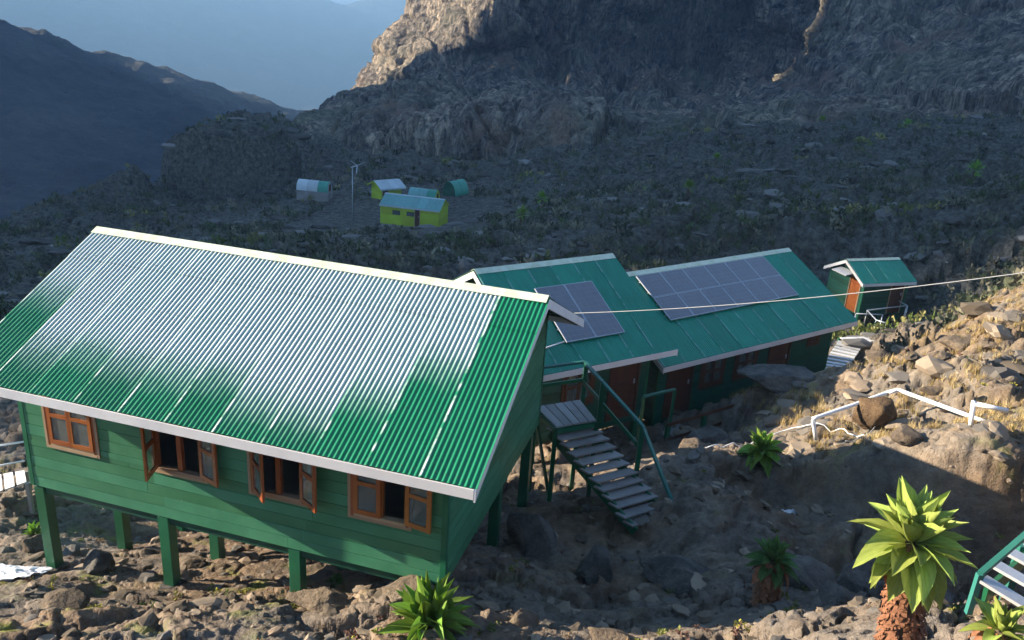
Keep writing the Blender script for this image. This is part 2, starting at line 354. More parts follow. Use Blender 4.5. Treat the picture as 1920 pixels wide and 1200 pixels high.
# ------------------------------------------------------------------ object helpers
def link(name, me, mat=None, parent=None, smooth=False):
    o = bpy.data.objects.new(name, me); C.objects.link(o)
    if mat is not None and not me.materials: me.materials.append(MATS[mat])
    if smooth: me.polygons.foreach_set('use_smooth', [True] * len(me.polygons))
    if parent is not None: o.parent = parent
    return o
def tag(o, label=None, cat=None, group=None, kind=None):
    if label: o['label'] = label
    if cat: o['category'] = cat
    if group: o['group'] = group
    if kind: o['kind'] = kind
    return o
def empty(name, loc, yaw=0.0, label=None, cat=None, group=None):
    o = bpy.data.objects.new(name, None); C.objects.link(o)
    o.location = loc; o.rotation_euler = (0, 0, yaw); o.empty_display_size = 0.2
    return tag(o, label, cat, group)
class MB:
    def __init__(s): s.v = []; s.f = []
    def hexa(s, pts):
        n = len(s.v); s.v += [tuple(p) for p in pts]
        for q in ((0, 3, 2, 1), (4, 5, 6, 7), (0, 1, 5, 4), (1, 2, 6, 5), (2, 3, 7, 6), (3, 0, 4, 7)): s.f.append(tuple(n + i for i in q))
        return s
    def box(s, x0, x1, y0, y1, z0, z1):
        return s.hexa([(x0, y0, z0), (x1, y0, z0), (x1, y1, z0), (x0, y1, z0), (x0, y0, z1), (x1, y0, z1), (x1, y1, z1), (x0, y1, z1)])
    def prism(s, poly, d):
        """poly: list of 3-D points (planar), extruded by vector d"""
        n = len(s.v); k = len(poly); d = Vector(d)
        s.v += [tuple(p) for p in poly] + [tuple(Vector(p) + d) for p in poly]
        s.f.append(tuple(n + i for i in range(k))[::-1]); s.f.append(tuple(n + k + i for i in range(k)))
        for i in range(k):
            j = (i + 1) % k; s.f.append((n + i, n + j, n + k + j, n + k + i))
        return s
    def beam(s, p0, p1, w, h, up=(0, 0, 1)):
        p0, p1 = Vector(p0), Vector(p1); d = (p1 - p0).normalized(); u = Vector(up)
        if abs(d.dot(u)) > 0.97: u = Vector((0, 1, 0))
        sx = d.cross(u).normalized() * (w / 2); sz = sx.cross(d).normalized() * (h / 2)
        return s.hexa([p0 - sx - sz, p0 + sx - sz, p0 + sx + sz, p0 - sx + sz][0:4] + [p1 - sx - sz, p1 + sx - sz, p1 + sx + sz, p1 - sx + sz])
    def tube(s, pts, r, n=8, cap=True):
        pts = [Vector(p) for p in pts]; rs = r if isinstance(r, (list, tuple)) else [r] * len(pts)
        base = len(s.v)
        for i, p in enumerate(pts):
            d = (pts[min(i + 1, len(pts) - 1)] - pts[max(i - 1, 0)]).normalized()
            u = Vector((0, 0, 1)) if abs(d.z) < 0.9 else Vector((0, 1, 0))
            a = d.cross(u).normalized(); b = a.cross(d)
            for k in range(n):
                t = 2 * math.pi * k / n; s.v.append(tuple(p + (math.cos(t) * a + math.sin(t) * b) * float(rs[i])))
        for i in range(len(pts) - 1):
            for k in range(n):
                k2 = (k + 1) % n; A = base + i * n
                s.f.append((A + k, A + k2, A + n + k2, A + n + k))
        if cap:
            s.f.append(tuple(base + k for k in range(n))[::-1]); s.f.append(tuple(base + (len(pts) - 1) * n + k for k in range(n)))
        return s
    def mesh(s, name):
        me = bpy.data.meshes.new(name); me.from_pydata(s.v, [], s.f); me.update()
        bm = bmesh.new(); bm.from_mesh(me); bmesh.ops.recalc_face_normals(bm, faces=bm.faces); bm.to_mesh(me); bm.free()
        return me
    def build(s, name, mat, parent=None, smooth=False, bevel=0.0):
        me = s.mesh(name)
        if bevel:
            bm = bmesh.new(); bm.from_mesh(me); bmesh.ops.bevel(bm, geom=list(bm.edges), offset=bevel, segments=1, affect='EDGES', clamp_overlap=True); bm.to_mesh(me); bm.free()
        return link(name, me, mat, parent, smooth)
def np_mesh(name, verts, faces, mat, smooth=False, attrs=None, colors=None):
    me = bpy.data.meshes.new(name)
    nv, nf, k = len(verts), len(faces), faces.shape[1]
    me.vertices.add(nv); me.vertices.foreach_set('co', np.ascontiguousarray(verts, dtype=np.float32).ravel())
    me.loops.add(nf * k); me.loops.foreach_set('vertex_index', np.ascontiguousarray(faces, dtype=np.int32).ravel())
    me.polygons.add(nf); me.polygons.foreach_set('loop_start', np.arange(0, nf * k, k, dtype=np.int32))
    try: me.polygons.foreach_set('loop_total', np.full(nf, k, dtype=np.int32))
    except Exception: pass
    me.polygons.foreach_set('use_smooth', np.full(nf, smooth, dtype=bool))
    me.update(calc_edges=True)
    for nme, arr in (attrs or {}).items():
        a = me.attributes.new(nme, 'FLOAT', 'POINT'); a.data.foreach_set('value', np.asarray(arr, dtype=np.float32))
    if colors is not None:
        a = me.attributes.new('tint', 'FLOAT_COLOR', 'POINT')
        c = np.ones((nv, 4), dtype=np.float32); c[:, :3] = colors; a.data.foreach_set('color', c.ravel())
    me.materials.append(MATS[mat])
    o = bpy.data.objects.new(name, me); C.objects.link(o); return o
def grid_faces(nu, nv):
    i = np.arange((nv - 1) * (nu - 1)); r = i // (nu - 1); c = i % (nu - 1); a = r * nu + c
    return np.stack([a, a + 1, a + nu + 1, a + nu], 1)

# ------------------------------------------------------------------ ground heightfield
CPW = []       # control points of the ground (world)
def cpx(px, py, y): p = P(px, py, y); CPW.append((p.x, p.y, p.z))
for w in [(-7.65, 11.83, -9.55), (-5.32, 11.21, -9.25), (-3.05, 10.6, -8.78), (-0.73, 9.98, -8.02), (-7.3, 13.4, -10.25), (-5.0, 12.9, -9.85), (-2.2, 12.0, -9.25), (0.3, 11.7, -8.95),
          (-6.5, 15.5, -11.0), (-3.0, 15.0, -10.2), (0.6, 15.0, -9.7), (-10.5, 12.5, -10.0), (-9.5, 15.5, -10.4),
          (-6.6, 8.6, -8.05), (-4.2, 8.6, -7.85), (-2.1, 8.6, -7.72), (-0.3, 8.8, -7.78), (1.4, 8.5, -7.5), (2.6, 8.2, -7.0),
          (-6, 5.5, -6.3), (-2, 5, -5.8), (1.5, 5, -5.5), (4, 4.5, -4.6), (0, 2, -3.6), (-8, 2, -4.2), (8, 2, -3.0), (-14, 8, -9.0), (-14, 3, -6),
          (3.8, 6.4, -5.75), (4.75, 6.2, -5.25), (5.6, 7.4, -5.6), (7.5, 6.0, -4.5), (2.4, 9.6, -8.2), (1.2, 11.5, -9.0), (3.0, 12.0, -8.9), (4.0, 10.0, -7.72), (3.0, 13.9, -9.25), (2.0, 16.5, -9.9),
          (4.7, 12.2, -8.0), (4.7, 13.2, -8.15),
          (0, 20, -10.9), (3, 19, -10.6), (6, 20.5, -10.3), (8.6, 23.3, -10.8), (10.6, 24.6, -10.9), (-4, 24, -12), (1.0, 25, -11.8), (6, 29, -12.6), (12, 28, -12.3), (11.6, 30.5, -12.4),
          (18, 41, -14.3), (20, 43, -14.4), (16, 36, -13.6)]:
    CPW.append(w)
for c in [(1428, 868, 15.8), (1250, 850, 16.4), (1330, 850, 16.0), (1700, 870, 13.4), (1900, 872, 12.6), (1850, 985, 12.2), (1650, 985, 12.6), (2000, 985, 12.2), (1560, 965, 13.2), (1900, 1070, 10.0), (1780, 1085, 9.8), (1650, 1095, 9.7), (1560, 870, 14.8), (1525, 815, 17), (1640, 800, 16.5), (1670, 745, 18), (1840, 795, 15.5), (1900, 760, 16), (1450, 722, 21.5), (1420, 790, 19.5), (1560, 720, 22.5),
          (1740, 655, 21), (1830, 610, 22), (1920, 548, 23.5), (2050, 470, 25), (2050, 700, 18), (2100, 900, 12), (1850, 680, 19), (1660, 690, 22),
          (2000, 440, 45), (1920, 470, 42), (1800, 420, 50), (1500, 440, 50), (1200, 455, 48), (900, 475, 48), (620, 455, 55), (450, 470, 52), (200, 560, 40), (0, 700, 28), (-150, 850, 20), (0, 600, 44), (60, 480, 66),
          (770, 432, 80), (640, 420, 80), (560, 410, 84), (870, 420, 82), (720, 380, 92), (860, 370, 95), (600, 365, 98), (760, 330, 115), (900, 310, 130), (1000, 300, 138), (1300, 252, 134), (1600, 243, 128), (1900, 233, 122), (2200, 225, 118),
          (1100, 385, 74), (1400, 335, 90), (1700, 322, 90), (1950, 322, 78), (1250, 290, 112), (1600, 280, 108),
          (100, 395, 92), (190, 345, 103), (270, 338, 106), (0, 440, 88), (-150, 470, 85),
          (300, 415, 106), (390, 420, 105), (480, 405, 105), (560, 380, 105), (640, 300, 126), (600, 268, 138), (440, 330, 124), (330, 360, 118)]:
    cpx(*c)
for w in [(-62, 128, -50), (-45, 140, -48), (-75, 112, -52), (-90, 90, -55), (-30, 165, -52), (0, 190, -40), (-110, 60, -50), (-70, 190, -90), (-130, 130, -90), (-60, 45, -27), (-40, 25, -17), (80, 170, -18), (120, 120, -5), (60, 60, -8), (40, 30, -3), (60, 20, 6), (25, 14, -2), (14, 8, -3)]:
    CPW.append(w)
CPA = np.array(CPW)
def _k(d2): return np.sqrt(d2 + 0.6)
D = ((CPA[:, None, :2] - CPA[None, :, :2]) ** 2).sum(2)
A = np.zeros((len(CPA) + 3,) * 2); A[:len(CPA), :len(CPA)] = -_k(D) + np.eye(len(CPA)) * 0.05
A[:len(CPA), len(CPA)] = 1; A[:len(CPA), len(CPA) + 1:] = CPA[:, :2]; A[len(CPA):, :len(CPA)] = A[:len(CPA), len(CPA):].T
RW = np.linalg.solve(A, np.concatenate([CPA[:, 2], np.zeros(3)]))
def base_h(x, y):
    x = np.asarray(x, float); y = np.asarray(y, float); sh = x.shape; x = x.ravel(); y = y.ravel()
    out = np.empty_like(x)
    for i in range(0, len(x), 60000):
        X, Y = x[i:i + 60000], y[i:i + 60000]
        d = (X[:, None] - CPA[None, :, 0]) ** 2 + (Y[:, None] - CPA[None, :, 1]) ** 2
        out[i:i + 60000] = -_k(d) @ RW[:len(CPA)] + RW[-3] + RW[-2] * X + RW[-1] * Y
    return out.reshape(sh)
def sstep(a, b, x): t = np.clip((x - a) / (b - a), 0, 1); return t * t * (3 - 2 * t)
def grass_zone(x, y):
    return sstep(4.5, 7.5, x + 0.15 * (y - 14)) * sstep(12.3, 14.5, y) * (1 - sstep(27, 34, y))
def relief(x, y):
    r = np.hypot(x, y)
    near = 1 - sstep(22, 40, r)
    n1 = fbm(x / 2.6, y / 2.6, oct=4, seed=3) * 0.30
    st = fbm(x / 1.1 + 9, y / 0.75 + 4, oct=4, seed=8, ridged=True) * 0.13
    s2 = fbm(x / 0.33 + 2, y / 0.25 + 4, oct=3, seed=14, ridged=True) * 0.05
    q = fbm(x / 3.1 + 31, y / 2.3 + 7, oct=3, seed=21)
    slab = (np.floor(q * 7) / 7 + sstep(0.72, 1.0, (q * 7) % 1.0) / 7) * 0.6
    wx, wy = x + 0.35 * fbm(x / 0.8, y / 0.8, oct=3, seed=91), y + 0.35 * fbm(x / 0.8 + 7, y / 0.8, oct=3, seed=92)
    l1, c1 = plates(wx / 1.5, wy / 1.0, 3, 1.1); l2, c2 = plates(wx / 0.55 + 5, wy / 0.4, 8, 1.2)
    rocky = sstep(-0.15, 0.12, fbm(x / 3.3 + 2, y / 3.3, oct=3, seed=95) + 0.05)
    plate = (l1 * 0.30 - 0.10 * (1 - sstep(0, 0.13, c1))) + (l2 * 0.13 - 0.05 * (1 - sstep(0, 0.15, c2)))
    nearh = n1 * 0.7 + st * 0.6 + s2 + slab * 0.5 + plate * (0.25 + 0.75 * rocky) * (1 + 0.9 * grass_zone(x, y))
    m1 = fbm(x / 17, y / 13, oct=5, seed=5) * 2.3
    m2 = fbm(x / 4.3, y / 3.2, oct=4, seed=6, ridged=True) * 0.55
    q2 = fbm(x / 14 + 3, y / 7 + 1, oct=4, seed=33)
    terr = (np.floor(q2 * 6) / 6 + sstep(0.7, 1.0, (q2 * 6) % 1.0) / 6) * 2.4
    far = sstep(22, 60, r)
    mx, my = x + 2.2 * fbm(x / 6, y / 6, oct=3, seed=96), y + 2.2 * fbm(x / 6 + 9, y / 6, oct=3, seed=97)
    l3, c3 = plates(mx / 7.5, my / 4.6, 13, 0.9); l4, c4 = plates(mx / 2.7, my / 1.9, 18, 0.9)
    terr = terr * 0.6 + l3 * 2.2 - 0.5 * (1 - sstep(0, 0.12, c3)) + l4 * 0.8 - 0.25 * (1 - sstep(0, 0.14, c4))
    h = nearh * near + (m1 * 0.8 + m2 + terr * 0.7) * far + nearh * 1.2 * (1 - near)
    calm = np.exp(-(((x + 11) / 20) ** 4 + ((y - 77) / 28) ** 4))           # the level patch where the yellow huts stand
    h = h * (1 - 0.96 * calm)
    pad = np.exp(-(((x + 3.6) / 4.6) ** 4 + ((y - 13.0) / 3.2) ** 4))       # under the cabin
    return h * (1 - 0.55 * pad)
def ground(x, y):
    x = np.asarray(x, float); y = np.asarray(y, float)
    h = base_h(x, y) + relief(x, y)
    # the rock ledge below the sunlit bank
    ye = np.interp(x, [3, 5.5, 6.4, 7.3, 8.6, 12, 16], [16.3, 15.6, 14.8, 13.6, 12.8, 12.0, 11.5]) + 0.25 * fbm(x / 0.9, y / 2.0, oct=4, seed=48)
    h = h - np.interp(x, [3.5, 6.5, 20], [0.0, 1.0, 1.1]) * (1 - sstep(ye - 0.32, ye, y)) * sstep(7.6, 10.0, y)
    # the tall dark rock knoll left of the far huts
    e = np.sqrt(((x + 40.5) / 11.5) ** 2 + ((y - 121.5) / 11.0) ** 2) + 0.10 * fbm(x / 5, y / 5, oct=4, seed=44) + 0.10 * (plates(x / 3.2, y / 3.2, 23)[0])
    m = 1 - sstep(0.86, 1.06, e)
    l5, c5 = plates(x / 3.4, y / 3.0, 27, 0.8)
    zt = -18.6 - 0.30 * np.maximum(0, x + 37) - 0.5 * np.maximum(0, -44 - x) + l5 * 1.8 + 0.9 * fbm(x / 3, y / 3, oct=4, seed=45)
    return h * (1 - m) + np.maximum(zt, h) * m
def gz(x, y): return float(ground(np.array([x]), np.array([y]))[0])

def geo(a, b, n): return a * (b / a) ** np.linspace(0, 1, n, endpoint=False)
az = np.radians(np.concatenate([np.linspace(-64, -37.2, 36), np.linspace(-36.5, 36.5, 640), np.linspace(37.2, 64, 36)]))
rr = np.concatenate([geo(3.2, 6.4, 26), geo(6.4, 32, 370), geo(32, 232, 210)]); nu, nv = len(az), len(rr)
AZ, RR = np.meshgrid(az, rr); GX, GY = RR * np.sin(AZ), RR * np.cos(AZ)
GZ = ground(GX, GY)
gxf, gyf = GX.ravel(), GY.ravel(); rf = np.hypot(gxf, gyf)
mossn = fbm(gxf / 0.9, gyf / 0.9, oct=4, seed=77)
moss_att = np.clip((mossn - 0.12) * 4, 0, 1) * (1 - sstep(20, 30, rf)) * 0.9 * sstep(0, -4, gxf) + np.clip((mossn - 0.25) * 4, 0, 1) * (1 - sstep(20, 30, rf)) * 0.6
ga = dict(grass=grass_zone(gxf, gyf) * (0.42 + 0.7 * fbm(gxf / 1.5, gyf / 1.5, oct=3, seed=78)), mid=sstep(28, 42, rf) * 1.2,
          moss=np.clip(moss_att, 0, 1))
g = np_mesh('ground', np.stack([gxf, gyf, GZ.ravel()], 1), grid_faces(nu, nv), 'ground_rock', True, ga)
tag(g, 'rocky brown mountain slope with slabs, moss and dry grass', 'ground', kind='structure')

# ------------------------------------------------------------------ mountains (lofted sheets)
def catmull(Pn, t):
    n = len(Pn); x = t * (n - 1); i = np.clip(np.floor(x).astype(int), 0, n - 2); f = (x - i)[:, None]
    f = f.reshape((-1,) + (1,) * (Pn.ndim - 1))
    p0, p1, p2, p3 = Pn[np.clip(i - 1, 0, n - 1)], Pn[i], Pn[i + 1], Pn[np.clip(i + 2, 0, n - 1)]
    return 0.5 * (2 * p1 + (p2 - p0) * f + (2 * p0 - 5 * p1 + 4 * p2 - p3) * f ** 2 + (3 * p1 - p0 - 3 * p2 + p3) * f ** 3)
def linear(Pn, t):
    n = len(Pn); x = t * (n - 1); i = np.clip(np.floor(x).astype(int), 0, n - 2); f = (x - i).reshape((-1,) + (1,) * (Pn.ndim - 1))
    return Pn[i] * (1 - f) + Pn[i + 1] * f
def loft(name, rows, nu, nv, mat, disp, attrs=None, interp=None):
    G = np.array([[tuple(p) for p in r] for r in rows], float)
    ip = interp or catmull
    a = ip(G, np.linspace(0, 1, nv)); b = ip(a.transpose(1, 0, 2), np.linspace(0, 1, nu)).transpose(1, 0, 2)
    du = np.gradient(b, axis=1); dv = np.gradient(b, axis=0); n = np.cross(du, dv); n /= np.linalg.norm(n, axis=2, keepdims=True) + 1e-9
    b = b + n * disp(b[..., 0], b[..., 1], b[..., 2])[..., None]
    v = b.reshape(-1, 3)
    return np_mesh(name, v, grid_faces(nu, nv), mat, True, attrs(v) if attrs else None)

def pr(y, *pts): return [P(px, py, yy) for px, py, yy in pts]
M = [
 pr(0, (640,340,250), (562,306,180), (740,330,166), (900,338,156), (1080,350,142), (1300,305,137), (1550,275,134), (1800,266,127), (2100,262,121), (2600,262,118)),
 pr(0, (650,262,300), (578,250,205), (730,180,184), (880,166,177), (1080,208,163), (1300,238,158), (1550,226,158), (1800,206,149), (2100,190,143), (2600,180,138)),
 pr(0, (690,225,380), (640,208,310), (690,188,318), (770,174,300), (1040,188,270), (1300,216,245), (1550,192,225), (1800,150,192), (2100,110,178), (2600,80,170)),
 pr(0, (730,180,430), (655,180,358), (735,140,338), (845,108,326), (1060,112,365), (1330,138,385), (1560,108,272), (1800,62,258), (2100,10,238), (2600,-40,222)),
 pr(0, (780,100,470), (708,98,385), (805,58,356), (945,22,328), (1100,20,390), (1330,38,420), (1560,16,300), (1800,-34,285), (2100,-95,262), (2600,-170,250)),
 pr(0, (830,20,500), (758,20,400), (860,-80,375), (1010,-290,329), (1130,-260,405), (1330,-180,445), (1560,-104,325), (1800,-152,310), (2100,-220,287), (2600,-300,275)),
 pr(0, (900,-80,540), (810,-150,440), (900,-400,420), (1040,-600,390), (1160,-500,450), (1330,-400,470), (1560,-300,420), (1800,-320,370), (2100,-360,350), (2600,-440,340)),
]
def mdisp(x, y, z):
    s = sstep(240, 350, y)
    gul = fbm(x / 34 + 0.02 * z, y / 90, z / 120, oct=5, seed=51, ridged=True)
    n = fbm(x / 60, y / 60, z / 60, oct=5, seed=52)
    sm = fbm(x / 9, y / 14, z / 16, oct=4, seed=53, ridged=True)
    rk = fbm(x / 17, y / 30, z / 34, oct=4, seed=54, ridged=True)
    ux_ = x + 5 * fbm(x / 14, y / 14, z / 14, oct=3, seed=55); uz_ = z + 0.35 * y + 5 * fbm(x / 14 + 4, y / 14, z / 14, oct=3, seed=56)
    la, ca = plates(ux_ / 13, uz_ / 24, 31, 0.9); lb, cb_ = plates(ux_ / 4.5, uz_ / 8, 36, 0.9)
    pl = la * (4 + 4 * s) - (1 + 1.5 * s) * (1 - sstep(0, 0.12, ca)) + lb * (1.5 + 2.2 * s) - (0.4 + 0.6 * s) * (1 - sstep(0, 0.14, cb_))
    calm_ = 1 - 0.55 * sstep(290, 320, y) * (1 - sstep(-10, 25, x))
    return calm_ * (pl + (gul - 0.5) * (3.0 + 8.5 * s) + n * (3 + 6 * s) + (rk - 0.5) * (2.6 + 3.5 * s) + (sm - 0.5) * (1.8 + 1.2 * s))
def mattr(v):
    x, y, z = v[:, 0], v[:, 1], v[:, 2]
    n = fbm(x / 40, y / 40, z / 25, oct=4, seed=61)
    vg = np.clip(0.15 + 1.5 * n, 0, 0.75) * (1 - 0.75 * sstep(290, 360, y) * (1 - sstep(-20, 60, x)))
    rd = np.clip((fbm(x / 22, y / 30, z / 14, oct=3, seed=66) - 0.16) * 3.5, 0, 0.8)
    return dict(veg=vg, red=rd)
mo = loft('mountain', M, 520, 440, 'mountain_rock', mdisp, mattr)
tag(mo, 'steep rocky mountainside with gullies, its far shoulder lit by the sun', 'mountain', kind='structure')

W = Vector
LMrows = [
 [W((-420,-300,-120)), W((-430,120,-130)), W((-430,190,-140)), W((-430,215,-140)), W((-420,260,-150)), W((-410,330,-170)), W((-405,350,-180)), W((-400,360,-180)), W((-390,370,-190)), W((-380,380,-190)), W((-370,395,-190)), W((-350,410,-190)), W((-320,410,-190)), W((-280,400,-190)), P(0,520,380), P(200,460,420), P(420,400,480), P(600,330,560), P(760,310,640)],
 [W((-720,-300,60)), W((-720,130,60)), W((-715,195,65)), W((-710,212,70)), W((-690,270,80)), W((-670,370,90)), W((-660,400,70)), W((-655,415,30)), W((-650,430,20)), W((-650,445,30)), W((-640,480,40)), W((-600,540,30)), W((-520,560,-30)), W((-430,550,-80)), P(0,240,540), P(180,260,580), P(400,265,640), P(560,262,740), P(740,275,820)],
 [W((-1050,-300,300)), W((-1000,128,308)), W((-990,162,314)), W((-985,168,342)), W((-970,240,390)), W((-930,370,400)), W((-915,405,385)), W((-905,429,345)), W((-902,436,218)), W((-900,466,222)), W((-899,500,245)), W((-860,608,340)), W((-720,660,160)), W((-560,690,10)), P(0,45,700), P(150,98,750), P(330,140,800), P(560,214,900), P(740,258,1000)],  # unseen left stretch of the crest, shaped to shade the far slope and mountainside
 [W((-1500,-300,200)), W((-1500,165,200)), W((-1500,197,200)), W((-1490,207,200)), W((-1480,300,200)), W((-1450,430,180)), W((-1440,460,150)), W((-1430,480,120)), W((-1420,510,100)), W((-1400,560,100)), W((-1350,640,120)), W((-1250,760,120)), W((-1100,820,50)), W((-900,860,-20)), P(-20,150,1000), P(140,200,1050), P(320,240,1100), P(550,300,1200), P(730,330,1300)],
]
def ldisp(x, y, z):
    t = sstep(-600, -440, x)
    return fbm(x / 70, y / 70, z / 60, oct=5, seed=71, ridged=True) * 9 * t + fbm(x / 25, y / 25, z / 25, oct=4, seed=72) * 5 * t
lo = loft('far_ridge', LMrows, 461, 160, 'far_rock', ldisp, None, linear)
tag(lo, 'dark blue valley ridge falling from the left', 'mountain', kind='structure')
FM = [
 pr(0, (-700,420,900), (-200,380,1000), (300,340,1250), (560,300,1500), (650,290,1600), (760,300,1750), (1000,300,2000), (1500,300,2600)),
 pr(0, (-700,180,1350), (-200,170,1500), (300,190,1900), (560,200,2250), (650,200,2400), (760,190,2550), (1000,180,2900), (1500,180,3600)),
 pr(0, (-700,-40,1800), (-200,20,2000), (300,60,2500), (560,80,2950), (650,90,3100), (760,70,3300), (1000,60,3600), (1500,50,4200)),
 pr(0, (-700,-160,2100), (-200,-90,2350), (300,-60,2850), (560,-22,3350), (640,9,3500), (700,-6,3600), (1000,-90,3950), (1500,-120,4500)),
 pr(0, (-700,-20,2800), (-200,40,3000), (300,60,3500), (560,70,3950), (650,80,4100), (760,80,4200), (1000,80,4400), (1500,80,4700)),
]
def fdisp(x, y, z):
    return fbm(x / 240, y / 240, z / 160, oct=5, seed=81, ridged=True) * 18 * (1 - 0.8 * sstep(2900, 3300, y)) + fbm(x / 80, y / 80, z / 80, oct=3, seed=82) * 6 * (1 - 0.8 * sstep(2900, 3300, y))
fo = loft('distant_mountain', FM, 300, 160, 'far_rock', fdisp)
tag(fo, 'distant hazy blue mountain wall across the valley', 'mountain', kind='structure')
vb = MB(); vb.v = [(-6000, -3000, -300), (6000, -3000, -300), (6000, 6500, -300), (-6000, 6500, -300)]; vb.f = [(0, 1, 2, 3)]
tag(vb.build('valley_floor', 'far_rock'), 'dark valley floor under the ridges', 'ground', kind='structure')

def ico(sub):
    bm = bmesh.new(); bmesh.ops.create_icosphere(bm, subdivisions=sub, radius=1.0)
    v = np.array([x.co[:] for x in bm.verts]); f = np.array([[q.index for q in x.verts] for x in bm.faces]); bm.free(); return v, f
ICO1, ICO2, ICO3, ICO4 = ico(1), ico(2), ico(3), ico(4)
# the sun-bleached cloud bank in the notch beyond the distant mountain
cv = ICO3[0].copy(); cn = 1 + 0.35 * fbm(cv[:, 0] * 2.2, cv[:, 1] * 2.2, cv[:, 2] * 2.2, oct=4, seed=91)
cc = P(648, -6, 5200)
co = np_mesh('cloud', cv * cn[:, None] * np.array([330, 200, 90]) + np.array(cc), ICO3[1], 'cloud_white', True)
tag(co, 'bright white cloud in the notch of the distant mountain', 'cloud', kind='stuff')

# ------------------------------------------------------------------ haze
hb = MB().box(-5900, 5900, -2500, 4900, -301, 412)
hz = hb.build('haze', 'cloud_white'); hz.data.materials.clear()
hm = bpy.data.materials.new('haze_air'); hm.use_nodes = True; hn = hm.node_tree; hn.nodes.clear()
ho = hn.nodes.new('ShaderNodeOutputMaterial'); hv = hn.nodes.new('ShaderNodeVolumePrincipled')
hv.inputs['Color'].default_value = (0.30, 0.55, 0.90, 1); hv.inputs['Density'].default_value = 0.00046; hv.inputs['Anisotropy'].default_value = 0.15
hn.links.new(hv.outputs[0], ho.inputs['Volume']); hz.data.materials.append(hm)
tag(hz, 'pale blue mountain haze filling the valley', 'haze', kind='stuff')
hz.display_type = 'WIRE'

# ------------------------------------------------------------------ buildings
SHEETS = {}
def sheet_mesh(cw, ncor, length, seg, amp, key):
    k = (round(cw, 4), ncor, round(length, 3), seg, key)
    if k in SHEETS: return SHEETS[k]
    n = (ncor) * seg + max(2, seg // 2); xs = np.arange(n + 1) * (cw / (ncor * seg))
    z = amp * (1 - np.cos(2 * np.pi * xs / (cw / ncor))) / 2 * 2 + 0.014 * (1 - xs / cw)
    v = np.concatenate([np.stack([xs, np.zeros_like(xs), z], 1), np.stack([xs, np.full_like(xs, length), z], 1)])
    f = [(i, i + 1, n + 1 + i + 1, n + 1 + i) for i in range(n)]
    me = bpy.data.meshes.new('roof_sheet'); me.from_pydata(v.tolist(), [], f); me.update()
    me.polygons.foreach_set('use_smooth', [True] * len(me.polygons)); SHEETS[k] = me
    return me

